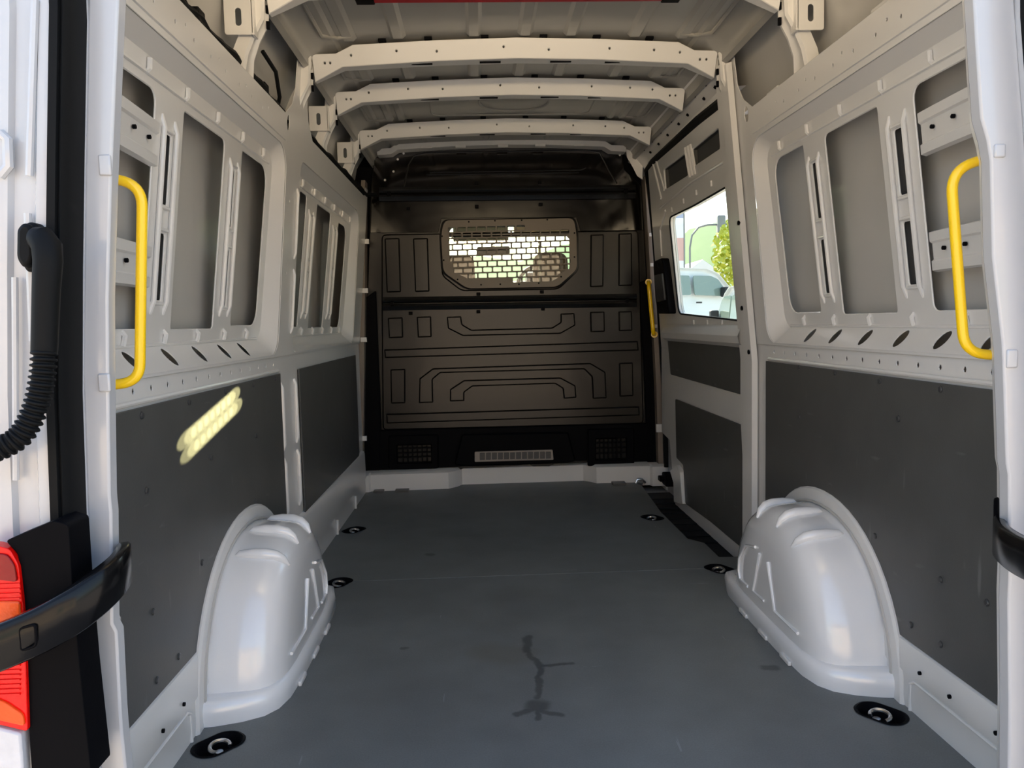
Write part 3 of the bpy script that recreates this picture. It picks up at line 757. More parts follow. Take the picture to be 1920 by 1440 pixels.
# ================================================================ cable harness along the left rail
t = thing('cable_harness', 'black taped cable harness running along the top of the left wall', 'cable', (-.86, 2.4, 1.76))
m = MB(); pts = []; rr = []
for i in range(40):
    y = 1.45+i*.0375; pts.append((-.862+.012*(y-1.45)/1.4+.004*math.sin(i*1.7), y, 1.775+.006*math.sin(i*.9)-.02*max(0, (y-2.6)/.3)*1.0)); rr.append(.013+.004*math.sin(i*2.3)**2)
m.tube(pts, rr, 8)
m.tube([(-.862, 2.86, 1.76), (-.885, 2.98, 1.76), (-.875, 3.12, 1.765), (-.838, 3.2, 1.765)], .013, 8)
pts = [(-.838-.0015*i+(.0 if i < 22 else 0), 3.2+i*.055, 1.765+.005*math.sin(i)) for i in range(25)]
pts = [(-.838+.0012*i, 3.2+i*.0565, 1.765+.005*math.sin(i)) for i in range(25)]
m.tube(pts, [.013+.004*math.sin(i*2.1)**2 for i in range(25)], 8)
m.tube([(-.81, 4.556, 1.765), (-.81, 4.64, 1.765), (-.76, 4.70, 1.775)], .012, 8)
m.build('taped_bundle', RUBBER, t)
m = MB(); m.tube([(-.86, 2.16, 1.775), (-.885, 2.10, 1.80), (-.885, 1.98, 1.84), (-.88, 1.9, 1.87)], .008, 8)
m.build('branch_wire', RUBBER, t)
m = MB(); m.tube([(-.855, 2.82, 1.765), (-.84, 2.80, 1.80), (-.83, 2.72, 1.86), (-.85, 2.64, 1.90)], .007, 8); m.build('branch_wire', RUBBER, t)
m = MB()
for y in (2.02, 2.42, 2.62): m.box((-.885, y, 1.752), (-.842, y+.05, 1.80))
m.each('cable_clip', RUBBER, t, bevel=.004)

# ================================================================ bulkhead
YB = 4.79
bk = thing('bulkhead', 'black pressed steel bulkhead closing the front of the load space', 'bulkhead', (0, YB, .1))
def B2(px, py, Y=None): q = on_y(px, py, Y or YB); return (q.x, q.z)
def BP(pts, Y=None): return [B2(x, y, Y) for x, y in pts]
fB = lambda y: (lambda u, v, w: (u, y+w, v))
outl = BP([(683, 886), (686, 700), (690, 540), (696, 350), (703, 290), (752, 287), (758, 276), (950, 270), (1146, 268), (1158, 276), (1166, 280), (1170, 318), (1203, 350), (1207, 440), (1212, 524), (1226, 625), (1238, 760), (1248, 868),
           (1180, 866), (1176, 873), (1140, 874), (1134, 866), (1040, 869), (1030, 874), (1000, 874), (992, 870), (950, 873), (910, 876), (870, 877), (860, 882), (790, 884), (780, 890), (752, 891), (748, 884)])
win = rpoly(BP([(842, 425), (1068, 423), (1070, 508), (1040, 530), (872, 532), (843, 515)]), .04, 4)
plate('back_sheet', outl, [win], .012, fB(YB), GLOSSB, bk, bevel=.002)
plate('light_block_sheet', [(-1.0, -.15), (1.0, -.15), (1.0, 2.12), (-1.0, 2.12)], [win], .006, fB(YB+.045), BLACK, bk, bevel=.001)  # unseen sheet added to stop daylight leaking round the bulkhead
upo = BP([(1206, 432), (1088, 434), (1080, 408), (828, 410), (822, 436), (695, 437), (697, 350), (704, 292), (752, 289), (758, 278), (950, 272), (1146, 270), (1158, 278), (1165, 282), (1169, 318), (1202, 350)])
plate('upper_shade_sheet', upo, [], .006, fB(YB-.008), UPPERM, bk, bevel=.002)  # added sheet whose smooth finish makes the upper bulkhead read dark
# raised main panel
mp = BP([(716, 440), (832, 437), (832, 520), (866, 545), (1046, 543), (1085, 512), (1085, 434), (1196, 432), (1200, 552), (1206, 796), (718, 806), (716, 560)])
mp = rpoly(BP([(716, 440), (1196, 432), (1200, 552), (1206, 794), (718, 806), (716, 560)]), .03, 4)
win2 = rpoly(BP([(832, 412), (1079, 410), (1084, 505), (1046, 540), (866, 543), (828, 516)]), .05, 4)
mp2 = [p for p in mp]
plate('main_panel', mp2, [rpoly(BP([(834, 445), (1079, 443), (1083, 505), (1046, 541), (866, 544), (830, 516)]), .03, 4)], .02, fB(YB-.012), GLOSSB, bk, bevel=.008)
def rib(pts, r=.008, th=.018, y=YB-.026, name='pressed_rib', m=GLOSSB): return plate(name, rpoly(BP(pts), r, 3), [], th, fB(y), m, bk, bevel=.008)
for p in ([(722, 448), (750, 447), (753, 548), (726, 549)], [(775, 448), (803, 447), (806, 547), (779, 548)], [(1106, 441), (1131, 440), (1130, 538), (1105, 539)], [(1158, 439), (1183, 438), (1184, 536), (1158, 537)],
          [(728, 596), (756, 595), (757, 633), (730, 634)], [(782, 594), (809, 593), (810, 632), (784, 633)], [(1105, 585), (1132, 584), (1133, 622), (1106, 623)], [(1158, 584), (1183, 583), (1184, 620), (1159, 621)],
          [(733, 692), (761, 691), (761, 755), (734, 756)], [(1159, 680), (1185, 679), (1186, 742), (1160, 743)]): rib(p)
rib([(838, 594), (865, 593), (867, 608), (884, 618), (1034, 614), (1050, 604), (1050, 588), (1076, 587), (1078, 610), (1050, 626), (868, 630), (840, 616)], .006)
rib([(721, 655), (1194, 639), (1196, 657), (723, 671)], .006)
rib([(786, 755), (787, 709), (812, 690), (1106, 680), (1134, 697), (1136, 746), (1110, 747), (1108, 706), (1094, 692), (826, 699), (812, 711), (813, 754)], .006)
rib([(844, 752), (844, 729), (870, 712), (1050, 707), (1078, 722), (1080, 745), (1056, 747), (1054, 728), (1040, 719), (886, 724), (871, 735), (871, 751)], .006)
rib([(725, 775), (1197, 761), (1198, 778), (726, 793)], .006)
m = MB()
for i in range(14):
    q = on_y(746+i*32.7, 661-i*1.05, YB-.03); m.cyl((q.x, YB-.0315, q.z), (q.x, YB-.02, q.z), .0055, 8)
m.each('bolt_hole', BLACK, bk)
# horizontal load rails
def railbar(y0p, y1p, x0, x1, slope):
    m = MB(); h = y1p-y0p
    P = lambda t, px, d: (on_y(px, y0p+h*t-(px-x0)*slope, YB).x, YB-d, on_y(px, y0p+h*t-(px-x0)*slope, YB).z)
    prof = [(0, .0), (.06, .026), (.22, .032), (.30, .038), (.42, .032), (.5, .020), (.56, .032), (.68, .038), (.80, .032), (.94, .026), (1, .0)]
    m.loft([[P(t, x0, d) for t, d in prof], [P(t, x1, d) for t, d in prof]], closed=False)
    for xx in (x0, x1): m.add([P(t, xx, d) for t, d in prof], [tuple(range(len(prof)))])
    o = m.build('load_rail', RAILM, bk)
    m = MB()
    for px in (x0+18, x1-18):
        a = P(.5, px, .03); m.cyl(a, (a[0], a[1]-.008, a[2]), .012, 8)
    m.each('rail_bolt', BLACK, o)
railbar(351, 380, 712, 1190, .010); railbar(556, 584, 718, 1192, .014)
m = MB()
for px, py in ((894, 345), (1012, 343), (894, 388), (1014, 384), (766, 392), (897, 552), (1016, 548), (770, 588), (897, 585), (1018, 580)):
    q = on_y(px, py, YB-.02); m.box((q.x-.012, YB-.03, q.z-.008), (q.x+.012, YB-.004, q.z+.012))
m.each('rail_tab', BLACK, bk, bevel=.003)
# upper embossing
g = MB()
for pts in ([(758, 350), (766, 310), (776, 293), (800, 287), (1100, 282), (1124, 287), (1140, 318), (1156, 345)], [(806, 324), (1090, 319), (1098, 315)], [(800, 328), (1085, 324)]):
    g.tube([(x, YB-.007, z) for x, z in BP(pts)], .006, 8)
g.each('embossed_line', GLOSSB, bk)
m = MB()
for px, py in ((722, 338), (738, 322), (746, 299), (757, 288), (716, 290), (797, 279), (858, 276), (919, 274), (978, 273), (1038, 273), (1098, 274), (1128, 275), (1136, 281), (1162, 291)):
    q = on_y(px, py, YB-.006); m.cyl((q.x, YB-.012, q.z), (q.x, YB-.004, q.z), .007, 8)
m.each('screw', STEEL, bk)
# side posts of the bulkhead and the lower plastic covers
for pts in ([(684, 560), (706, 545), (712, 700), (716, 800), (714, 884), (683, 886)], [(1197, 530), (1212, 524), (1226, 625), (1238, 760), (1248, 868), (1212, 866), (1206, 700)]):
    plate('side_cover', rpoly(BP(pts), .01, 2), [], .03, fB(YB-.014), BLACK, bk, bevel=.006)
plate('lower_cover', rpoly(BP([(700, 806), (1222, 792), (1236, 864), (1176, 862), (1130, 862), (950, 866), (860, 874), (700, 882)]), .01, 2),
      [rpoly(BP([(746, 835), (808, 833), (809, 864), (747, 866)]), .004, 2), rpoly(BP([(1116, 823), (1172, 821), (1173, 858), (1117, 860)]), .004, 2)], .03, fB(YB-.012), BLACK, bk, bevel=.006)
plate('centre_cover', rpoly(BP([(866, 812), (1064, 808), (1078, 862), (1060, 866), (870, 872), (852, 868)]), .015, 3), [], .03, fB(YB-.04), BLACK, bk, bevel=.01)
for x0, x1, y0, y1 in ((746, 809, 833, 866), (1116, 1173, 821, 860)):
    plate('vent_surround', rpoly(BP([(x0-16, y0-18), (x1+14, y0-20), (x1+14, y1+10), (x0-16, y1+12)]), .012, 3), [rpoly(BP([(x0, y0), (x1, y0-1), (x1, y1-1), (x0, y1)]), .004, 2)], .02, fB(YB-.034), BLACK, bk, bevel=.006)
    m = MB()
    for i in range(1, 7):
        px = x0+(x1-x0)*i/7; a = on_y(px, y0, YB-.03); b_ = on_y(px, y1, YB-.03); m.box((a.x-.004, YB-.034, b_.z), (a.x+.004, YB-.02, a.z))
    for i in range(1, 4):
        py = y0+(y1-y0)*i/4; a = on_y(x0, py, YB-.03); b_ = on_y(x1, py, YB-.03); m.box((a.x, YB-.036, a.z-.004), (b_.x, YB-.024, a.z+.004))
    m.build('vent_grille', BLACK, bk)
# pale ventilation plate with eleven cells
vy = YB-.065; cells = []
for i in range(12):
    px = 899+i*11.25
    cells.append(rpoly([B2(px+.9, 849.2-i*.22, vy), B2(px+10.1, 849-i*.22, vy), B2(px+10.1, 862-i*.22, vy), B2(px+.9, 862.4-i*.22, vy)], .003, 2))
plate('vent_plate', rpoly([B2(890, 847, vy), B2(1036, 843, vy), B2(1038, 862, vy), B2(890, 866, vy)], .006, 2), cells, .008, fB(vy), VENT, bk, bevel=.002)
m = MB(); a = B2(892, 850, vy+.01); b_ = B2(1035, 861, vy+.01); m.box((a[0], vy+.006, b_[1]), (b_[0], vy+.012, a[1])); m.build('vent_gauze', mat('grey_gauze', (.10, .095, .09), .6), bk)
# mesh guard over the window
my = YB-.028
gout = rpoly(BP([(833, 413), (1076, 409), (1081, 440), (1082, 505), (1045, 538), (876, 541), (831, 510), (827, 440)], my), .035, 4)
def gb(px, py): return B2(px, py, my)
gh = []
import itertools
gx0, gz1 = B2(838, 424, my); gx1, gz0 = B2(1070, 529, my)
NC, NR = 12, 10; cw = (gx1-gx0)/(NC+.5); chh = (gz1-gz0)/NR
bound = BP([(839, 424), (1068, 421), (1070, 503), (1040, 529), (878, 531), (842, 507)], my)
def inside(x, z):
    c = False; n = len(bound)
    for i in range(n):
        (x1, z1), (x2, z2) = bound[i], bound[(i+1) % n]
        if (z1 > z) != (z2 > z) and x < (x2-x1)*(z-z1)/(z2-z1)+x1: c = not c
    return c
for r in range(NR):
    for c in range(-1, NC+1):
        x0 = gx0 + (c + (.5 if r % 2 else 0))*cw + .0045; x1 = x0+cw-.009
        zc = gz1-(r+.5)*chh + .016*((x0+x1)/2-gx0-.35)*.9; z0, z1 = zc-chh/2+.0042, zc+chh/2-.0042
        x0 = max(x0, gx0); x1 = min(x1, gx1)
        if x1-x0 < .012: continue
        cs = [(x0, z0), (x1, z0), (x1, z1), (x0, z1)]; k = sum(inside(*q) for q in cs)
        if k == 4: gh.append(rpoly(cs, .005, 2))
        elif k >= 2:
            xm = (x0+x1)/2; cs2 = [q for q in cs if inside(*q)]
            if k == 3: gh.append(cs2)
            else:
                if inside(xm, z0) and inside(xm, z1):
                    if inside(x0, z0): x1 = xm
                    else: x0 = xm
                    if inside(x0, z0) and inside(x1, z1) and inside(x0, z1) and inside(x1, z0): gh.append(rpoly([(x0, z0), (x1, z0), (x1, z1), (x0, z1)], .004, 2))
plate('mesh_guard', gout, gh, .005, fB(my), MESHM, bk, bevel=.001)
m = MB()
for px, py in ((879, 416), (928, 414), (978, 413), (1026, 412), (829, 443), (832, 488), (1077, 437), (1077, 482), (858, 524), (1052, 519), (902, 534), (938, 533), (973, 533), (1010, 531)):
    q = on_y(px, py, my); m.cyl((q.x, my-.0045, q.z), (q.x, my, q.z), .0055, 8)
m.each('screw', BLACK, bk)
m = MB(); cx_, cz_ = (gx0+gx1)/2, (gz0+gz1)/2
m.loft([[(x, my+.003, z) for x, z in gout], [(x+(x-cx_)*.03, my+.006, z+(z-cz_)*.03) for x, z in gout], [(x+(x-cx_)*.03, YB, z+(z-cz_)*.03) for x, z in gout]], closed=True)
m.build('window_frame', GLOSSB, bk)
m = MB(); m.prism(win, lambda x, z: (x, YB-.002, z), lambda x, z: (x, YB+.003, z)); m.build('pane', GLASS, bk)

# ================================================================ sliding door on the right
dr = sempty('door_1')
def fnD(d0=0.0): return lambda u, v, w: (.92+.028+d0-.09*max(0, v-.83)-.0063*u+w, u, v)
def D_(px, py): q = on_wall(px, py, 1, .028, .09, .83) ; q2 = on_wall(px, py, 1, .028); return (q.y, q.z) if q.z > .83 else (q2.y, q2.z)
wn_ = rpoly([D_(1274, 588), (3.12, D_(1380, 600)[1]-.005), (3.12, 1.545), D_(1370, 347), D_(1300, 387), D_(1256, 408)], .05, 4)
up = [D_(1246, 318), D_(1289, 286), D_(1292, 328), D_(1249, 355)]
up2 = [D_(1299, 281), D_(1349, 240), D_(1352, 278), D_(1302, 312)]
def mono(u, v, w): return fnD()(u, v, w)
dout = [(3.10, .0), (4.66, .0), (4.66, .83), (4.655, 1.90), (3.08, 1.915), (3.10, .83)]
# upper half leans in above the belt
upper = [(3.10, .83), (4.60, .83), (4.56, 1.2), (4.50, 1.9), (3.08, 1.92)]
plate('door_frame', upper, [wn_, rpoly(up, .012, 3), rpoly(up2, .012, 3)], .010, fnD(), WHITE, dr, bevel=.003)
lowp = [(2.99, -.05), (4.30, -.05), (4.36, .12), (4.42, .30), (4.60, .32), (4.60, .832), (2.99, .832)]
plate('door_frame', lowp, [], .010, fnD(), WHITE, dr, bevel=.003)
sk = [(2.99, -.2), (4.68, -.2), (4.68, .83), (2.99, .83)]; sk2 = [(3.08, .83), (4.68, .83), (4.66, 1.95), (3.08, 1.95)]
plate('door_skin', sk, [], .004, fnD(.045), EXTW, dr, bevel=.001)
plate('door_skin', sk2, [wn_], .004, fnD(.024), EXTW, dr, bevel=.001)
# window reveal, rubber, pane
m = MB()
m.loft([[fnD()(u, v, -.004) for u, v in wn_], [fnD()(u, v, .010) for u, v in wn_], [fnD()(u, v, .024) for u, v in wn_]])
m.build('window_reveal', WHITE, dr)
m = MB(); m.tube([fnD()(u, v, -.004) for u, v in wn_+[wn_[0]]], .0045, 6, caps=False); m.build('window_seal', RUBBER, dr)
o = plate('window_1', wn_, [], .004, fnD(.014), GLASS, dr, bevel=.0005)
# pale ledge and pressed lip under the window, header lines
g = MB(); f = fnD()
lip = [D_(1240, 390), D_(1300, 340), D_(1370, 297)]
g.tube([f(u, v, -.004) for u, v in lip], .008, 8)
g.tube([f(u, v, -.004) for u, v in [D_(1250, 395), D_(1240, 430), D_(1243, 480)]], .008, 8)
for a in ((1226, 305, 1242, 372), (1232, 300, 1248, 356)):
    p0, p1 = D_(a[0], a[1]), D_(a[2], a[3]); g.tube([f(p0[0], p0[1], -.002), f(p1[0], p1[1], -.002)], .010, 8)
for dx in (0, 5, 10):
    p0, p1 = D_(1287+dx, 277-dx*.6), D_(1296+dx*1.0, 333-dx*.6); g.tube([f(p0[0], p0[1], -.004), f(p1[0], p1[1], -.004)], .009, 6)
for px, py in ((1262, 393), (1284, 377), (1308, 361), (1336, 344), (1303, 604), (1329, 604), (1356, 605)):
    u, v = D_(px, py); g.tube([f(u, v-.012, -.002), f(u, v+.012, -.002)], .008, 6)
g.each('door_bead', WHITE, dr)
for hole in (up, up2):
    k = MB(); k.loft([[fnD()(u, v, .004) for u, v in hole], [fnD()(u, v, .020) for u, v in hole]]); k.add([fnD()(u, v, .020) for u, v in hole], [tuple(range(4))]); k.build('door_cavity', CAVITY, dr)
m = MB(); zs = (.955, .93, .90, .875, .855)
m.loft([[f(y, z, w) for z, w in ((.975, -.002), (.955, -.03), (.925, -.045), (.895, -.04), (.875, -.012), (.865, -.002))] for y in (3.11, 3.7, 4.25, 4.40)], closed=False)
m.build('sill_ledge', WHITE, dr)
m = MB()                                                          # white lower front corner with the rounded nose
cr = [D_(1265, 882), D_(1277, 872), D_(1285, 885), D_(1290, 945), D_(1273, 942), D_(1272, 905)]
m.prism(cr, lambda u, v: f(u, v, -.03), lambda u, v: f(u, v, .0)); m.build('lower_corner', WHITE, dr, bevel=.006)
m = MB()
hp = [D_(1239, 490), D_(1256, 483), D_(1259, 500), D_(1270, 588), D_(1248, 588), D_(1243, 560)]
m.prism(rpoly(hp, .02, 2), lambda u, v: f(u, v, -.045), lambda u, v: f(u, v, -.002)); lt = m.build('latch_housing', BLACK, dr, bevel=.006)
m = MB(); a0, a1 = D_(1247, 515), D_(1262, 562)
m.prism([D_(1244, 516), D_(1259, 512), D_(1264, 562), D_(1249, 566)], lambda u, v: f(u, v, -.055), lambda u, v: f(u, v, -.04)); m.build('latch_lever', mat('charcoal_plastic', (.035, .037, .04), .4), lt, bevel=.004)
m = MB()
for px, py in ((1250, 497), (1258, 575)):
    u, v = D_(px, py); m.cyl(f(u, v, -.05), f(u, v, -.04), .012, 8)
m.each('screw', RUBBER, lt)
m = MB(); q = on_y(1250, 893, 4.52); m.box((q.x-.02, 4.45, q.z-.05), (q.x+.05, 4.56, q.z+.02)); m.box((q.x-.045, 4.5, q.z-.03), (q.x, 4.56, q.z)); m.build('roller_arm', BLACK, dr, bevel=.006)
# door linings
def dlin(pxs, label, last):
    poly = [D_(*p) for p in pxs] + last
    o = plate('lining_panel', rpoly(poly, .012, 2), [], .006, fnD(-.012), PANEL, None, bevel=.001); tag(o, label, 'wall panel'); return o
dlin([(1256, 634), (1262, 702)], 'narrow dark lining panel on the sliding door, just under its window', [(3.12, D_(1385, 737)[1]), (3.12, .874)])
dlin([(1271, 748), (1273, 858), (1286, 872), (1290, 944)], 'tall dark lining panel on the lower half of the sliding door', [(3.6, .03), (3.0, .03), (3.0, D_(1385, 793)[1])])
# rubber seal round the door opening
t = thing('door_seal', 'black rubber seal framing the sliding door opening', 'door seal', (.9, 4.6, 1.9))
m = MB()
m.tube([(.838, 3.16, 1.868), (.833, 3.5, 1.878), (.83, 4.4, 1.878), (.832, 4.56, 1.865), (.856, 4.63, 1.80), (.888, 4.65, 1.5), (.915, 4.65, 1.1), (.941, 4.65, .6), (.952, 4.65, .1)], [.024, .024, .022, .02, .017, .015, .015, .015, .015], 8)
m.build('rubber_profile', RUBBER, t)

# ================================================================ rear pillars seen from outside
def poly3(pts, y): return [(on_y(px, py, y).x, on_y(px, py, y).z) for px, py in pts]
for s, nm, inner, outer in ((-1, 'trim_1', [(224, -40), (222, 0), (214, 190), (208, 340), (204, 480), (202, 560), (203, 700), (204, 800), (206, 930), (209, 960), (211, 1170), (219, 1185), (226, 1330), (229, 1372), (240, 1480)], [(166, -40), (158, 400), (155, 700), (165, 1000), (178, 1300), (190, 1480)]),
                            (1, 'trim_2', [(1824, -40), (1832, 100), (1840, 220), (1852, 262), (1858, 300), (1862, 480), (1880, 640), (1882, 680), (1884, 740), (1888, 870), (1892, 890), (1893, 1080), (1891, 1130), (1893, 1328), (1891, 1480)], [(1900, -40), (1918, 200), (1945, 600), (1952, 1100), (1952, 1480)])):
    o = sempty(nm)
    Yp = 1.33 if s < 0 else 1.35
    pin = poly3(inner, Yp); pou = poly3(outer, Yp)
    m = MB(); zz = [2.15, 1.9] ; 
    pin = [(pin[0][0], 2.1)] + pin + [(pin[-1][0], -.15)]; pou = [(pou[0][0], 2.1)] + pou + [(pou[-1][0], -.15)]
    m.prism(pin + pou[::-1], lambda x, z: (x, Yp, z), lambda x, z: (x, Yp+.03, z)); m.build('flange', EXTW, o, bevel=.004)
    m = MB(); m.loft([[(x+s*.002, Yp+.01, z) for x, z in pin], [(x+s*.025, Yp+.07, z) for x, z in pin], [(s*.99, Yp+.10, z) for x, z in pin]], closed=False); m.build('inner_return', WHITE, o)
    m = MB()
    if s < 0: spots = [((196, 290), (196, 330)), ((195, 700), (195, 735))]
    else: spots = [((1874, 270), (1878, 296)), ((1897, 655), (1899, 690))]
    for a, b_ in spots:
        p0, p1 = on_y(*a, Yp), on_y(*b_, Yp); m.box((p0.x-.010, Yp-.004, p1.z), (p0.x+.010, Yp+.004, p0.z))
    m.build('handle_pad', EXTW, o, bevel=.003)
    # outer corner post: the rear face of the body, stepped
    xo = [p[0] for p in pou]; m = MB(); Yr = 1.27
    def xedge(z):
        for (x0, z0), (x1, z1) in zip(pou, pou[1:]):
            if z1 <= z <= z0: return x0+(x1-x0)*(z-z0)/(z1-z0)
        return pou[-1][0]
    rows = []
    for z in (2.1, 1.7, 1.5, 1.3, 1.1, .9, .7, .5, .3, .0, -.2):
        x = xedge(z)
        rows.append([(x-s*.002, Yp+.02, z), (x+s*.001, Yr+.008, z), (x+s*.02, Yr, z), (x+s*.045, Yr, z), (x+s*.052, Yr+.010, z), (x+s*.085, Yr+.012, z), (x+s*.09, Yr+.002, z), (x+s*.12, Yr, z), (x+s*.21, Yr+.02, z), (x+s*.215, Yr+.12, z)])
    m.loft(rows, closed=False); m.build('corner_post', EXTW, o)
    # rubber seal on the flange
    t = thing('weatherstrip', 'black rubber weatherstrip on the %s edge of the rear opening' % ('left' if s < 0 else 'right'), 'rubber seal', (s*.8, 1.3, .9))
    m = MB(); rows = []
    for z in (2.1, 1.7, 1.5, 1.3, 1.1, .9, .7, .5, .3, .0, -.15):
        x = xedge(z); sp = .026
        rows.append([(x-s*.001, Yp-.002, z), (x-s*.001, Yp-.05, z), (x+s*.006, Yp-.064, z), (x+s*.012, Yp-.058, z), (x+s*.014, Yp-.064, z), (x+s*sp, Yp-.066, z), (x+s*(sp+.004), Yp-.05, z), (x+s*(sp+.004), Yp, z)])
    m.loft(rows, closed=True, caps=True); m.build('rubber_profile', RUBBER, t)
    g = MB()
    if s < 0:
        for a, b_, r in (((66, 0), (55, 330), .006), ((52, 400), (62, 640), .006), ((28, 520), (30, 900), .005)):
            p0, p1 = on_y(*a, Yr-.002), on_y(*b_, Yr-.002); g.tube([p0, p1], r, 8)
        p = [on_y(*a, Yr-.0) for a in ((0, 250), (14, 262), (16, 312), (0, 330))]; g.tube(p, .008, 8)
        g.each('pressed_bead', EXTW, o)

# tail lamp and its black surround
t = thing('tail_lamp', 'red and clear tail lamp at the lower left corner of the van', 'tail lamp', (-.95, 1.25, .45))
def flat(name, pts, y0, y1, m, parent, bev=.004, r=.006):
    q = rpoly(poly3(pts, y0), r, 3); b = MB(); b.prism(q, lambda x, z: (x, y0, z), lambda x, z: (x, y1, z)); return b.build(name, m, parent, bevel=bev)
flat('housing', [(10, 1014), (24, 1008), (100, 976), (128, 984), (136, 1100), (150, 1260), (172, 1460), (60, 1460), (40, 1150), (34, 1040)], 1.225, 1.29, BLACK, t, .008)
def lens(name, c, bump):
    m = mat(name, c, .2, spec=.3, coat=.15, var=.15, scale=30, bump=.5, bscale=90); return m
LR = lens('red_lens', (.80, .004, .002), 1); LO = lens('orange_red_lens', (.85, .09, .01), 1); LC = lens('clear_lens', (.62, .62, .64), 1); LD = lens('dark_red_lens', (.24, .004, .004), 1)
flat('red_lens', [(-60, 1020), (-10, 1022), (18, 1030), (34, 1060), (42, 1130), (48, 1250), (52, 1372), (-60, 1345)], 1.218, 1.24, LR, t, .006)
flat('upper_lens', [(-60, 1034), (12, 1040), (26, 1060), (32, 1092), (-60, 1080)], 1.214, 1.225, LD, t, .002)
flat('amber_lens', [(-60, 1128), (36, 1128), (38, 1165), (-60, 1172)], 1.214, 1.225, LO, t, .002)
flat('amber_lens', [(-60, 1290), (10, 1318), (42, 1340), (46, 1362), (-60, 1338)], 1.214, 1.225, LO, t, .002)
flat('reversing_lens', [(-60, 1352), (38, 1376), (44, 1460), (-60, 1460)], 1.216, 1.24, LC, t, .004)
m = MB()
for i in range(24):
    a = on_y(-60, 1100+i*9, 1.2165); b_ = on_y(38, 1100+i*9, 1.2165); m.box((a.x, 1.2155, a.z), (b_.x, 1.2175, a.z+.0025))
m.each('lens_flute', LR, t)

# wiring conduit from the pillar into the open door
t = thing('wiring_conduit', 'black rubber wiring conduit with ribbed hose bending off the left pillar', 'conduit', (-.87, 1.25, 1.0))
yq = 1.235
m = MB(); gp = rpoly(poly3([(44, 430), (56, 417), (70, 418), (78, 430), (80, 490), (72, 508), (56, 512), (43, 492)], 1.255), .015, 4)
m.prism(gp, lambda x, z: (x, 1.245, z), lambda x, z: (x, 1.275, z)); m.build('grommet', RUBBER, t, bevel=.006)
m = MB(); gp2 = [(x*.86+.14*(-.872), z*.86+.14*1.143) for x, z in gp]
m.prism(gp2, lambda x, z: (x+.004, 1.228, z), lambda x, z: (x, 1.25, z)); m.build('grommet_collar', RUBBER, t, bevel=.006)
pth = [(66, 445), (78, 448), (88, 462), (90, 490), (87, 540), (85, 600), (83, 662)]
m = MB(); m.tube([on_y(px, py, yq-.004*min(i, 3)) for i, (px, py) in enumerate(pth)], [.016, .021, .0215, .0205, .0195, .019, .0185], 14); m.build('elbow_boot', RUBBER, t)
cp = [(83, 660), (80, 700), (72, 745), (58, 785), (40, 815), (18, 832), (-12, 845), (-60, 858), (-120, 868)]
def catmull(P, n):
    P = [Vector(p) for p in P]; out = []
    for i in range(len(P)-1):
        a, b_, c, d = P[max(i-1, 0)], P[i], P[i+1], P[min(i+2, len(P)-1)]
        for k in range(n):
            u = k/n; out.append(.5*((2*b_)+(-a+c)*u+(2*a-5*b_+4*c-d)*u*u+(-a+3*b_-3*c+d)*u**3))
    return out+[P[-1]]
c3 = catmull([on_y(px, py, 1.22-.004*i) for i, (px, py) in enumerate(cp)], 40)
L_ = 0; pr_ = c3[0]; pts = []; rr = []
for p in c3:
    L_ += (p-pr_).length; pr_ = p; pts.append(p); rr.append(.0165+.0022*math.copysign(abs(math.sin(2*PI*L_/.0105/1.0))**.6, math.sin(2*PI*L_/.0105)))
fine = []; 
dens = catmull(c3[::4], 16); L_ = 0; pr_ = dens[0]; rr = []
for p in dens:
    L_ += (p-pr_).length; pr_ = p; q = math.sin(2*PI*L_/.0095); rr.append(.0165+.0024*math.copysign(abs(q)**.5, q))
m = MB(); m.tube(dens, rr, 14); m.build('ribbed_hose', RUBBER, t)

# door check straps
def strap(s, label, pts, hook):
    t = thing('check_strap', label, 'door strap', pts[-1])
    m = MB(); P = catmull(pts, 8); rows = []
    for i, p in enumerate(P):
        tn = (P[min(i+1, len(P)-1)]-P[max(i-1, 0)]).normalized(); n = tn.cross(Vector((0, 0, 1))).normalized(); h = .030 if i < len(P)-3 else .030-.005*(i-len(P)+4)
        up_ = Vector((0, 0, 1)) - tn*tn.z; up_.normalize()
        rows.append([p+n*.011+up_*h, p+n*.011-up_*h, p+n*.007-up_*(h+.004), p-n*.007-up_*(h+.004), p-n*.011-up_*h, p-n*.011+up_*h, p-n*.007+up_*(h+.004), p+n*.007+up_*(h+.004)])
    m.loft(rows, caps=True); m.build('strap_arm', mat('black_gloss_plastic', (.004, .004, .0045), .2, spec=.2, coat=.06, var=.3, scale=40), t, angle=50)
    m = MB(); m.box(hook[0], hook[1]); m.build('hinge_bracket', BLACK, t, bevel=.006)
    return t
q = [on_y(-70, 1240, 1.14), on_y(0, 1213, 1.15), on_y(80, 1178, 1.165), on_y(150, 1136, 1.19), on_y(210, 1088, 1.24), on_y(232, 1060, 1.30), on_y(234, 1052, 1.36)]
t = strap(-1, 'black plastic door check strap reaching over the tail lamp to the left pillar', q, (on_y(205, 1075, 1.37)+Vector((-.012, 0, .0)), on_y(216, 1040, 1.37)+Vector((.004, .02, .0))))
m = MB(); hp_ = rpoly(poly3([(34, 1180), (64, 1172), (66, 1212), (38, 1222)], 1.145), .006, 3)
m.tube([(x, 1.148, z) for x, z in hp_+[hp_[0]]], .0022, 6); m.build('moulded_slot', BLACK, t)
q = [on_y(1990, 1075, 1.15), on_y(1950, 1058, 1.18), on_y(1910, 1040, 1.25), on_y(1884, 1022, 1.31), on_y(1874, 1006, 1.37), on_y(1880, 992, 1.43)]
strap(1, 'black plastic door check strap hooked round the right pillar', q, (on_y(1872, 990, 1.40), on_y(1890, 935, 1.40)+Vector((.02, .02, 0))))

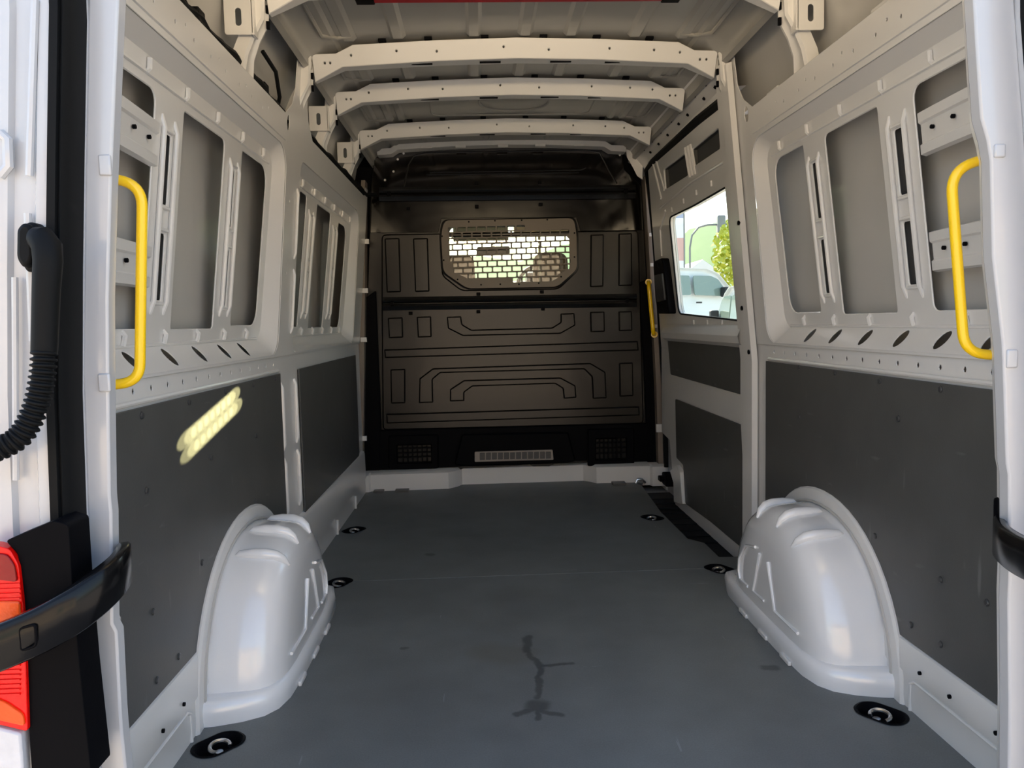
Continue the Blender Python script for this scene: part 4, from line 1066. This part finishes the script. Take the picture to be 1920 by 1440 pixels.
# ================================================================ yellow grab handles
def handle(label, pts, r, parent=None):
    o = MB(); P = [Vector(p) for p in pts]; out = [P[0]]
    for i in range(1, len(P)-1):
        a, b_, c = P[i-1], P[i], P[i+1]; q = min(.045, (a-b_).length*.6, (c-b_).length*.45); p1 = b_+(a-b_).normalized()*q; p2 = b_+(c-b_).normalized()*q
        for k in range(9): u = k/8; out.append((1-u)**2*p1+2*u*(1-u)*b_+u*u*p2)
    out.append(P[-1]); o.tube(out, r, 14)
    t = thing('grab_handle', label, 'grab handle', tuple(P[-1]), 'yellow grab handles')
    o.build('bar', YELLOW, t); f_ = MB()
    for p, d in ((P[0], (P[0]-P[1])), (P[-1], P[-1]-P[-2])):
        d = d.normalized(); f_.cyl(p-d*.004, p+d*.012, r*1.6, 14)
    f_.each('foot', YELLOW, t); return t
handle('yellow tubular grab handle on the left rear pillar', [on_y(190, 332, 1.40), on_y(267, 345, 1.41), on_y(262, 715, 1.41), on_y(184, 725, 1.40)], .0092)
handle('yellow tubular grab handle on the right rear pillar', [on_y(1880, 288, 1.42), on_y(1782, 318, 1.43), on_y(1808, 662, 1.43), on_y(1900, 668, 1.42)], .0095)
handle('small yellow grab handle beside the bulkhead, left of the sliding door', [on_y(1216, 529, 4.70), on_y(1216, 530, 4.62), on_y(1225, 626, 4.62), on_y(1227, 627, 4.70)], .0125)

# ================================================================ driver's cab beyond the bulkhead
cab = sempty('wall_front', (0, 6, 0))
CABM = mat('cab_trim_grey', (.22, .21, .19), .7); CABD = mat('dark_cab_trim', (.02, .02, .021), .6); SEAT = mat('brown_grey_seat_cloth', (.26, .17, .10), .8, var=.2, scale=20)
HEADL = mat('pale_headlining', (.42, .40, .35), .9)
m = MB(); m.box((-1, 4.86, -.3), (1, 6.6, -.25)); m.build('cab_floor', CABD, cab)
m = MB(); m.loft([[(-.95, y, z), (-.6, y, z+.03), (.6, y, z+.03), (.95, y, z)] for y, z in ((4.84, 1.98), (5.4, 1.92), (5.75, 1.78))], closed=False)
m.loft([[(-.95, y, z), (-.6, y, z+.03), (.6, y, z+.03), (.95, y, z)] for y, z in ((4.84, 2.10), (5.4, 1.95), (5.75, 1.80))], closed=False); m.build('headlining', HEADL, cab)
for s in (-1, 1):
    sw = rpoly([(5.0, 1.02), (5.9, .98), (6.1, 1.08), (5.75, 1.6), (5.0, 1.66)], .06, 3)
    f = lambda u, v, w, s=s: (s*(.95-.09*max(0, v-.9)+w), u, v)
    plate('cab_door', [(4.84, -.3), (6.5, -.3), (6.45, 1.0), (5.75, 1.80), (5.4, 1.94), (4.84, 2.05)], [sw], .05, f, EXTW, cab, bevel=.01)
    m = MB(); m.prism(sw, lambda u, v: f(u, v, -.002), lambda u, v: f(u, v, .002)); m.build('side_pane', GLASS, cab)
    m = MB(); m.tube([(s*.90, 6.42, 1.0), (s*.84, 5.75, 1.78)], .035, 8); m.build('windscreen_pillar', CABM, cab)
m = MB(); m.prism([(-.9, 0), (.9, 0), (.84, 1), (-.84, 1)], lambda x, t: (x, 6.42-.67*t, 1.0+.78*t), lambda x, t: (x, 6.425-.67*t, 1.005+.78*t)); m.build('windscreen', GLASS, cab)
m = MB(); m.box((-.95, 6.4, -.3), (.95, 6.5, 1.02)); m.build('scuttle', CABD, cab)
t = thing('dashboard', 'dark dashboard seen low through the bulkhead mesh', 'dashboard', (0, 6.1, .9))
m = MB(); m.loft([[(x, y, z) for y, z in ((6.40, 1.20), (6.2, 1.33), (5.98, 1.31), (5.86, 1.15), (5.95, .6), (6.4, .5))] for x in (-.9, -.3, .3, .9)], caps=True); m.build('fascia', CABD, t, bevel=.02)
m = MB(); m.loft([[(x, y, z) for y, z in ((6.15, 1.30), (6.1, 1.40), (5.93, 1.38), (5.9, 1.24))] for x in (.2, .55)], caps=True); m.build('instrument_hood', CABD, t, bevel=.02)
wc = Vector((.30, 5.50, 1.27)); t = thing('steering_wheel', 'black steering wheel seen through the right side of the mesh', 'steering wheel', tuple(wc))
ax = Vector((0, -.75, .66)).normalized(); e1 = Vector((1, 0, 0)); e2 = ax.cross(e1)
m = MB(); m.tube([wc+e1*.185*math.cos(2*PI*k/32)+e2*.185*math.sin(2*PI*k/32) for k in range(33)], .016, 8, caps=False); m.build('rim', CABD, t)
m = MB()
for a in (0, PI, 1.5*PI): m.tube([wc, wc+e1*.18*math.cos(a)+e2*.18*math.sin(a)], .018, 6)
m.build('spoke', CABD, t)
m = MB(); m.cyl(wc-ax*.03, wc+ax*.03, .065, 16); m.build('hub', CABD, t, bevel=.01)
m = MB(); m.cyl(wc-ax*.02, wc-ax*.26, .03, 10); m.build('column', CABD, t)
def seat(x, w, label):
    t = thing('cab_seat', label, 'seat', (x, 5.2, .2))
    m = MB(); m.box((x-w, 5.15, .25), (x+w, 5.7, .42)); m.build('cushion', SEAT, t, bevel=.05)
    m = MB(); m.loft([[(x-w*.95, y, z), (x+w*.95, y, z), (x+w*.95, y+.11, z), (x-w*.95, y+.11, z)] for y, z in ((5.18, .4), (5.08, .8), (5.02, 1.03))]+[[(x-w*.7, 5.01, 1.08), (x+w*.7, 5.01, 1.08), (x+w*.7, 5.09, 1.08), (x-w*.7, 5.09, 1.08)]], caps=True); m.build('backrest', SEAT, t, bevel=.03)
    for k in ((0,) if w < .3 else (-.2, .2)):
        m = MB(); m.loft([[(x+k+a, y, z) for a, y in ((-q, 5.0), (q, 5.0), (q, 5.08), (-q, 5.08))] for z, q in ((1.22, .09), (1.27, .115), (1.40, .11), (1.44, .085))], caps=True); m.build('headrest', SEAT, t, bevel=.02)
        m = MB(); m.cyl((x+k-.05, 5.04, 1.02), (x+k-.05, 5.04, 1.26), .007, 8); m.cyl((x+k+.05, 5.04, 1.02), (x+k+.05, 5.04, 1.26), .007, 8); m.each('headrest_rod', STEEL, t)
    return t
seat(.30, .25, 'brown grey driver seat behind the mesh on the right')
seat(-.50, .36, 'double passenger seat behind the mesh on the left')
t = thing('interior_mirror', 'dark interior mirror hanging at the windscreen behind the mesh', 'mirror', (-.05, 5.75, 1.62))
m = MB(); m.box((-.17, 5.72, 1.50), (.07, 5.745, 1.56)); m.build('mirror_housing', CABD, t, bevel=.012)
m = MB(); m.cyl((-.05, 5.74, 1.54), (-.05, 5.82, 1.68), .012, 8); m.build('mirror_stem', CABD, t)
for x0, x1, lb in ((-.34, .06, 'grey green sun visor folded down at the left of the windscreen'), (.10, .62, 'tan sun visor folded down at the right of the windscreen')):
    t = thing('sun_visor', lb, 'sun visor', ((x0+x1)/2, 5.7, 1.7))
    zb_ = 1.575 if x0 < 0 else 1.62
    m = MB(); m.box((x0, 5.70, zb_), (x1, 5.72, 1.77)); m.build('visor_flap', mat('grey_green_visor', (.10, .105, .075), .8) if x0 < 0 else mat('tan_visor', (.42, .33, .22), .8), t, bevel=.008)
    m = MB(); m.cyl((x0, 5.71, 1.77), (x1, 5.71, 1.77), .008, 8); m.build('pivot_rod', CABM, t)
t = thing('seat_belt', 'pale seat belt hanging vertically behind the mesh', 'seat belt', (.22, 4.93, 1.4))
m = MB(); m.box((.215, 4.93, .9), (.232, 4.933, 1.93)); m.build('webbing', mat('pale_webbing', (.6, .55, .45), .8), t)
m = MB(); m.box((.205, 4.92, 1.86), (.242, 4.94, 1.92)); m.build('belt_guide', CABM, t, bevel=.003)

# ================================================================ outside
g = MB(); g.add([(-150, -150, -.66), (150, -150, -.66), (150, 400, -.66), (-150, 400, -.66)], [(0, 1, 2, 3)])
gm = mat('warm_pavement', (.38, .33, .28), .85, var=.12, scale=.6)
struct(g.build('ground', gm, None))
# sunlit building across the yard, behind the camera (mirrored in the paintwork)
fc = sempty('facade', (0, -7.5, -.66))
FCM = mat('warm_render', (.50, .40, .30), .9, var=.12, scale=1.5)
b = MB(); b.box((-9, -8.2, -.66), (9, -7.5, 2.7)); b.build('wall', FCM, fc)
b = MB(); b.box((-9.3, -8.6, 2.7), (9.3, -7.2, 2.95)); b.build('eaves', mat('brown_eaves', (.2, .12, .08), .8), fc)
for x in (-6.5, -2.6, 2.4, 6.2):
    b = MB(); b.box((x-.7, -7.52, .3), (x+.7, -7.47, 1.7)); b.build('window', DGLASS, fc)
    b = MB(); b.box((x-.8, -7.54, .2), (x+.8, -7.44, .3)); b.build('window_sill', HEADL, fc)
vanw = mat('van_white_paint', (.80, .82, .82), .3, coat=.5)
def far_van(label, loc, rz, mirror=True):
    t = thing('parked_van', label, 'van', loc, 'white vans parked outside')
    side = [(-2.4, .35), (-2.4, 1.75), (-2.25, 1.93), (-1.2, 1.98), (.7, 1.97), (1.1, 1.86), (1.72, 1.27), (2.25, 1.12), (2.42, .95), (2.5, .6), (2.46, .35)]
    X = lambda x, y, z: (loc[0]+x, loc[1]+y, loc[2]+z)
    m = MB(); rows = []
    for w, k in ((-.80, .93), (-.93, 1), (.93, 1), (.80, .93)):
        rows.append([X(x*(.985 if k < 1 else 1), w if z < 1.3 else w*.90, (z-.35)*(.97 if k < 1 else 1)+.35) for x, z in side])
    m.loft(rows, caps=True); m.build('body', vanw, t, bevel=.03)
    for s in (-1, 1):
        for pl in ([(-2.1, 1.30), (-1.0, 1.30), (-1.0, 1.78), (-2.05, 1.76)], [(-.9, 1.30), (.02, 1.30), (.02, 1.78), (-.9, 1.78)], [(.14, 1.30), (1.38, 1.27), (1.0, 1.70), (.75, 1.78), (.14, 1.78)]):
            q = rpoly(pl, .06, 3); m = MB(); m.prism(q, lambda x, z: X(x, s*(.92-.10*(z-1.28)), z), lambda x, z: X(x, s*(.945-.10*(z-1.28)), z)); m.build('side_window', DGLASS, t)
        for x in (-1.5, 1.6):
            m = MB(); m.cyl(X(x, s*.75, .34), X(x, s*.94, .34), .34, 20); w_ = m.build('wheel', RUBBER, t); m = MB(); m.cyl(X(x, s*.93, .34), X(x, s*.95, .34), .2, 12); m.build('hub_cap', STEEL, w_)
        m = MB(); m.box(X(1.02, s*.95, 1.25), X(1.2, s*1.13, 1.5)); m.build('wing_mirror', CABD, t, bevel=.03)
        m = MB(); m.box(X(.2, s*.93, 1.1), X(.38, s*.955, 1.14)); m.build('door_handle', CABD, t)
    m = MB(); m.prism([(-.72, 0), (.72, 0), (.66, 1), (-.66, 1)], lambda y, k: X(1.70-.58*k, y, 1.31+.52*k), lambda y, k: X(1.73-.58*k, y, 1.33+.52*k)); m.build('windscreen', DGLASS, t)
    t.rotation_euler = (0, 0, rz); return t
far_van('white van outside, filling the lower part of the sliding door window', (4.55, 19.75, .28), math.radians(30))
v2 = far_van('second white van outside, its front edge at the right of the door window', (5.75, 15.2, -.33), math.radians(84))
POLE = mat('dark_signal_grey', (.22, .23, .23), .5, metal=.3)
t = thing('traffic_light', 'traffic signal hung from a curved mast arm beyond the white vans', 'traffic light', (9.4, 35, -.6))
m = MB(); m.tube([(9.4, 35, -.6), (9.4, 35, 4.2), (9.5, 35, 4.75), (9.8, 35, 5.1), (10.2, 35, 5.2), (13.5, 35, 5.25)], .045, 8); m.build('mast_arm', POLE, t)
m = MB(); m.box((10.62, 34.8, 4.45), (10.98, 35.1, 5.6)); m.build('signal_head', POLE, t, bevel=.05)
for k, c in enumerate(((.3, .02, .02), (.35, .2, .02), (.02, .25, .1))):
    m = MB(); m.cyl((10.8, 35.1, 5.35-k*.34), (10.8, 35.16, 5.35-k*.34), .12, 12); m.build('signal_lens', mat('signal_lens', c, .3), t)
t = thing('feather_banner', 'tall feather banner, blue and red on white, seen through the door window', 'banner', (6.3, 24, -.6))
m = MB(); m.tube([(6.22, 24, -.6), (6.22, 24, 4.2), (6.15, 24, 4.8), (5.95, 24, 5.1)], .025, 6); m.build('pole', POLE, t)
BANM = [mat('banner_white', (.75, .76, .78), .7), mat('banner_blue', (.35, .40, .55), .7), mat('banner_red', (.60, .38, .34), .7)]  # blue and red paled to put haze into the colours
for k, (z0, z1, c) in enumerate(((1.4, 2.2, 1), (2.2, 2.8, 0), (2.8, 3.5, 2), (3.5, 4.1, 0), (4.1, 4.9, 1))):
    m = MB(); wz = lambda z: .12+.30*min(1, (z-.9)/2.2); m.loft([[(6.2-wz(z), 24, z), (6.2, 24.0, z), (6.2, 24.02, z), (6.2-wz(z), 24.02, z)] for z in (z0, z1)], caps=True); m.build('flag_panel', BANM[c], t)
# sunlit tree
t = thing('leafy_tree', 'sunlit yellow green tree behind the vans at the right of the door window', 'tree', (10.4, 30, -.65))
m = MB(); m.tube([(10.4, 30, -.65), (10.4, 30, 1.5), (10.5, 30, 3)], [.2, .15, .1], 8); m.tube([(10.4, 30, 1.4), (9.9, 30.2, 3)], [.1, .05], 6); m.build('trunk', mat('bark', (.12, .09, .06), .9), t)
m = MB(); rnd = random.Random(3)
for _ in range(2600):
    a, e, r = rnd.uniform(0, 2*PI), math.asin(rnd.uniform(-1, 1)), rnd.random()**.4
    p = Vector((10.5+1.6*r*math.cos(a)*math.cos(e), 30+1.5*r*math.sin(a)*math.cos(e), 3.5+1.6*r*math.sin(e)))
    u = Vector((rnd.uniform(-1, 1), rnd.uniform(-1, 1), rnd.uniform(-1, 1))).normalized()*.12; v = u.cross(Vector((rnd.uniform(-1, 1), rnd.uniform(-1, 1), rnd.uniform(-1, 1)))).normalized()*.08
    m.add([p-u, p+v, p+u, p-v], [(0, 1, 2, 3)])
LEAF = mat('sunlit_leaf', (.42, .46, .05), .6, var=.3, scale=3)
LEAF.node_tree.nodes['Principled BSDF'].inputs['Transmission Weight'].default_value = 0
o = m.build('foliage', LEAF, t, smooth=False); o['kind'] = 'stuff'
# hazy hill and a house
m = MB(); rows = []
for j in range(5):
    rows.append([(-200+i*25, 300+j*40, -.6+ (0, 10, 24, 38, 46)[j]*(.75+.25*math.sin(i*.7+1)+.15*math.sin(i*1.9)) + (30*j/4 if i > 12 else 0)) for i in range(29)])
m.loft(rows, closed=False); o = m.build('hill', mat('hazy_green_hill', (.17, .24, .11), 1, var=.2, scale=.03), None); struct(o)
t = thing('house', 'small white house just above the roof of the parked van', 'house', (12.6, 45, -.6))
HW = mat('house_white', (.85, .84, .80), .8)
m = MB(); m.box((11.4, 45, -.6), (14.2, 49, 3.3)); m.build('wall', HW, t)
m = MB(); m.prism([(11.1, 3.2), (14.5, 3.2), (12.8, 4.4)], lambda x, z: (x, 44.7, z), lambda x, z: (x, 49.3, z)); m.build('roof', mat('pale_roof', (.8, .78, .74), .7), t)
for x in (11.8, 13.2):
    m = MB(); m.box((x, 44.96, 1.6), (x+.6, 45.02, 2.6)); m.build('window', DGLASS, t)
t = thing('hedge', 'dark green hedge in the distance behind the vans', 'hedge', (20, 44, -.6))
m = MB()
for _ in range(2400):
    p = Vector((rnd.uniform(8, 34), rnd.uniform(52, 53.5), rnd.uniform(-.5, 2.6))); u = Vector((rnd.uniform(-1, 1), rnd.uniform(-1, 1), rnd.uniform(-1, 1))).normalized()*.3; v = u.cross(Vector((rnd.uniform(-1, 1), rnd.uniform(-1, 1), 1))).normalized()*.2
    m.add([p-u, p+v, p+u, p-v], [(0, 1, 2, 3)])
m.box((8, 52.6, -.6), (34, 53.4, 2.3))
o = m.build('foliage', mat('hedge_leaf', (.10, .16, .06), .8, var=.3, scale=2), t, smooth=False); o['kind'] = 'stuff'
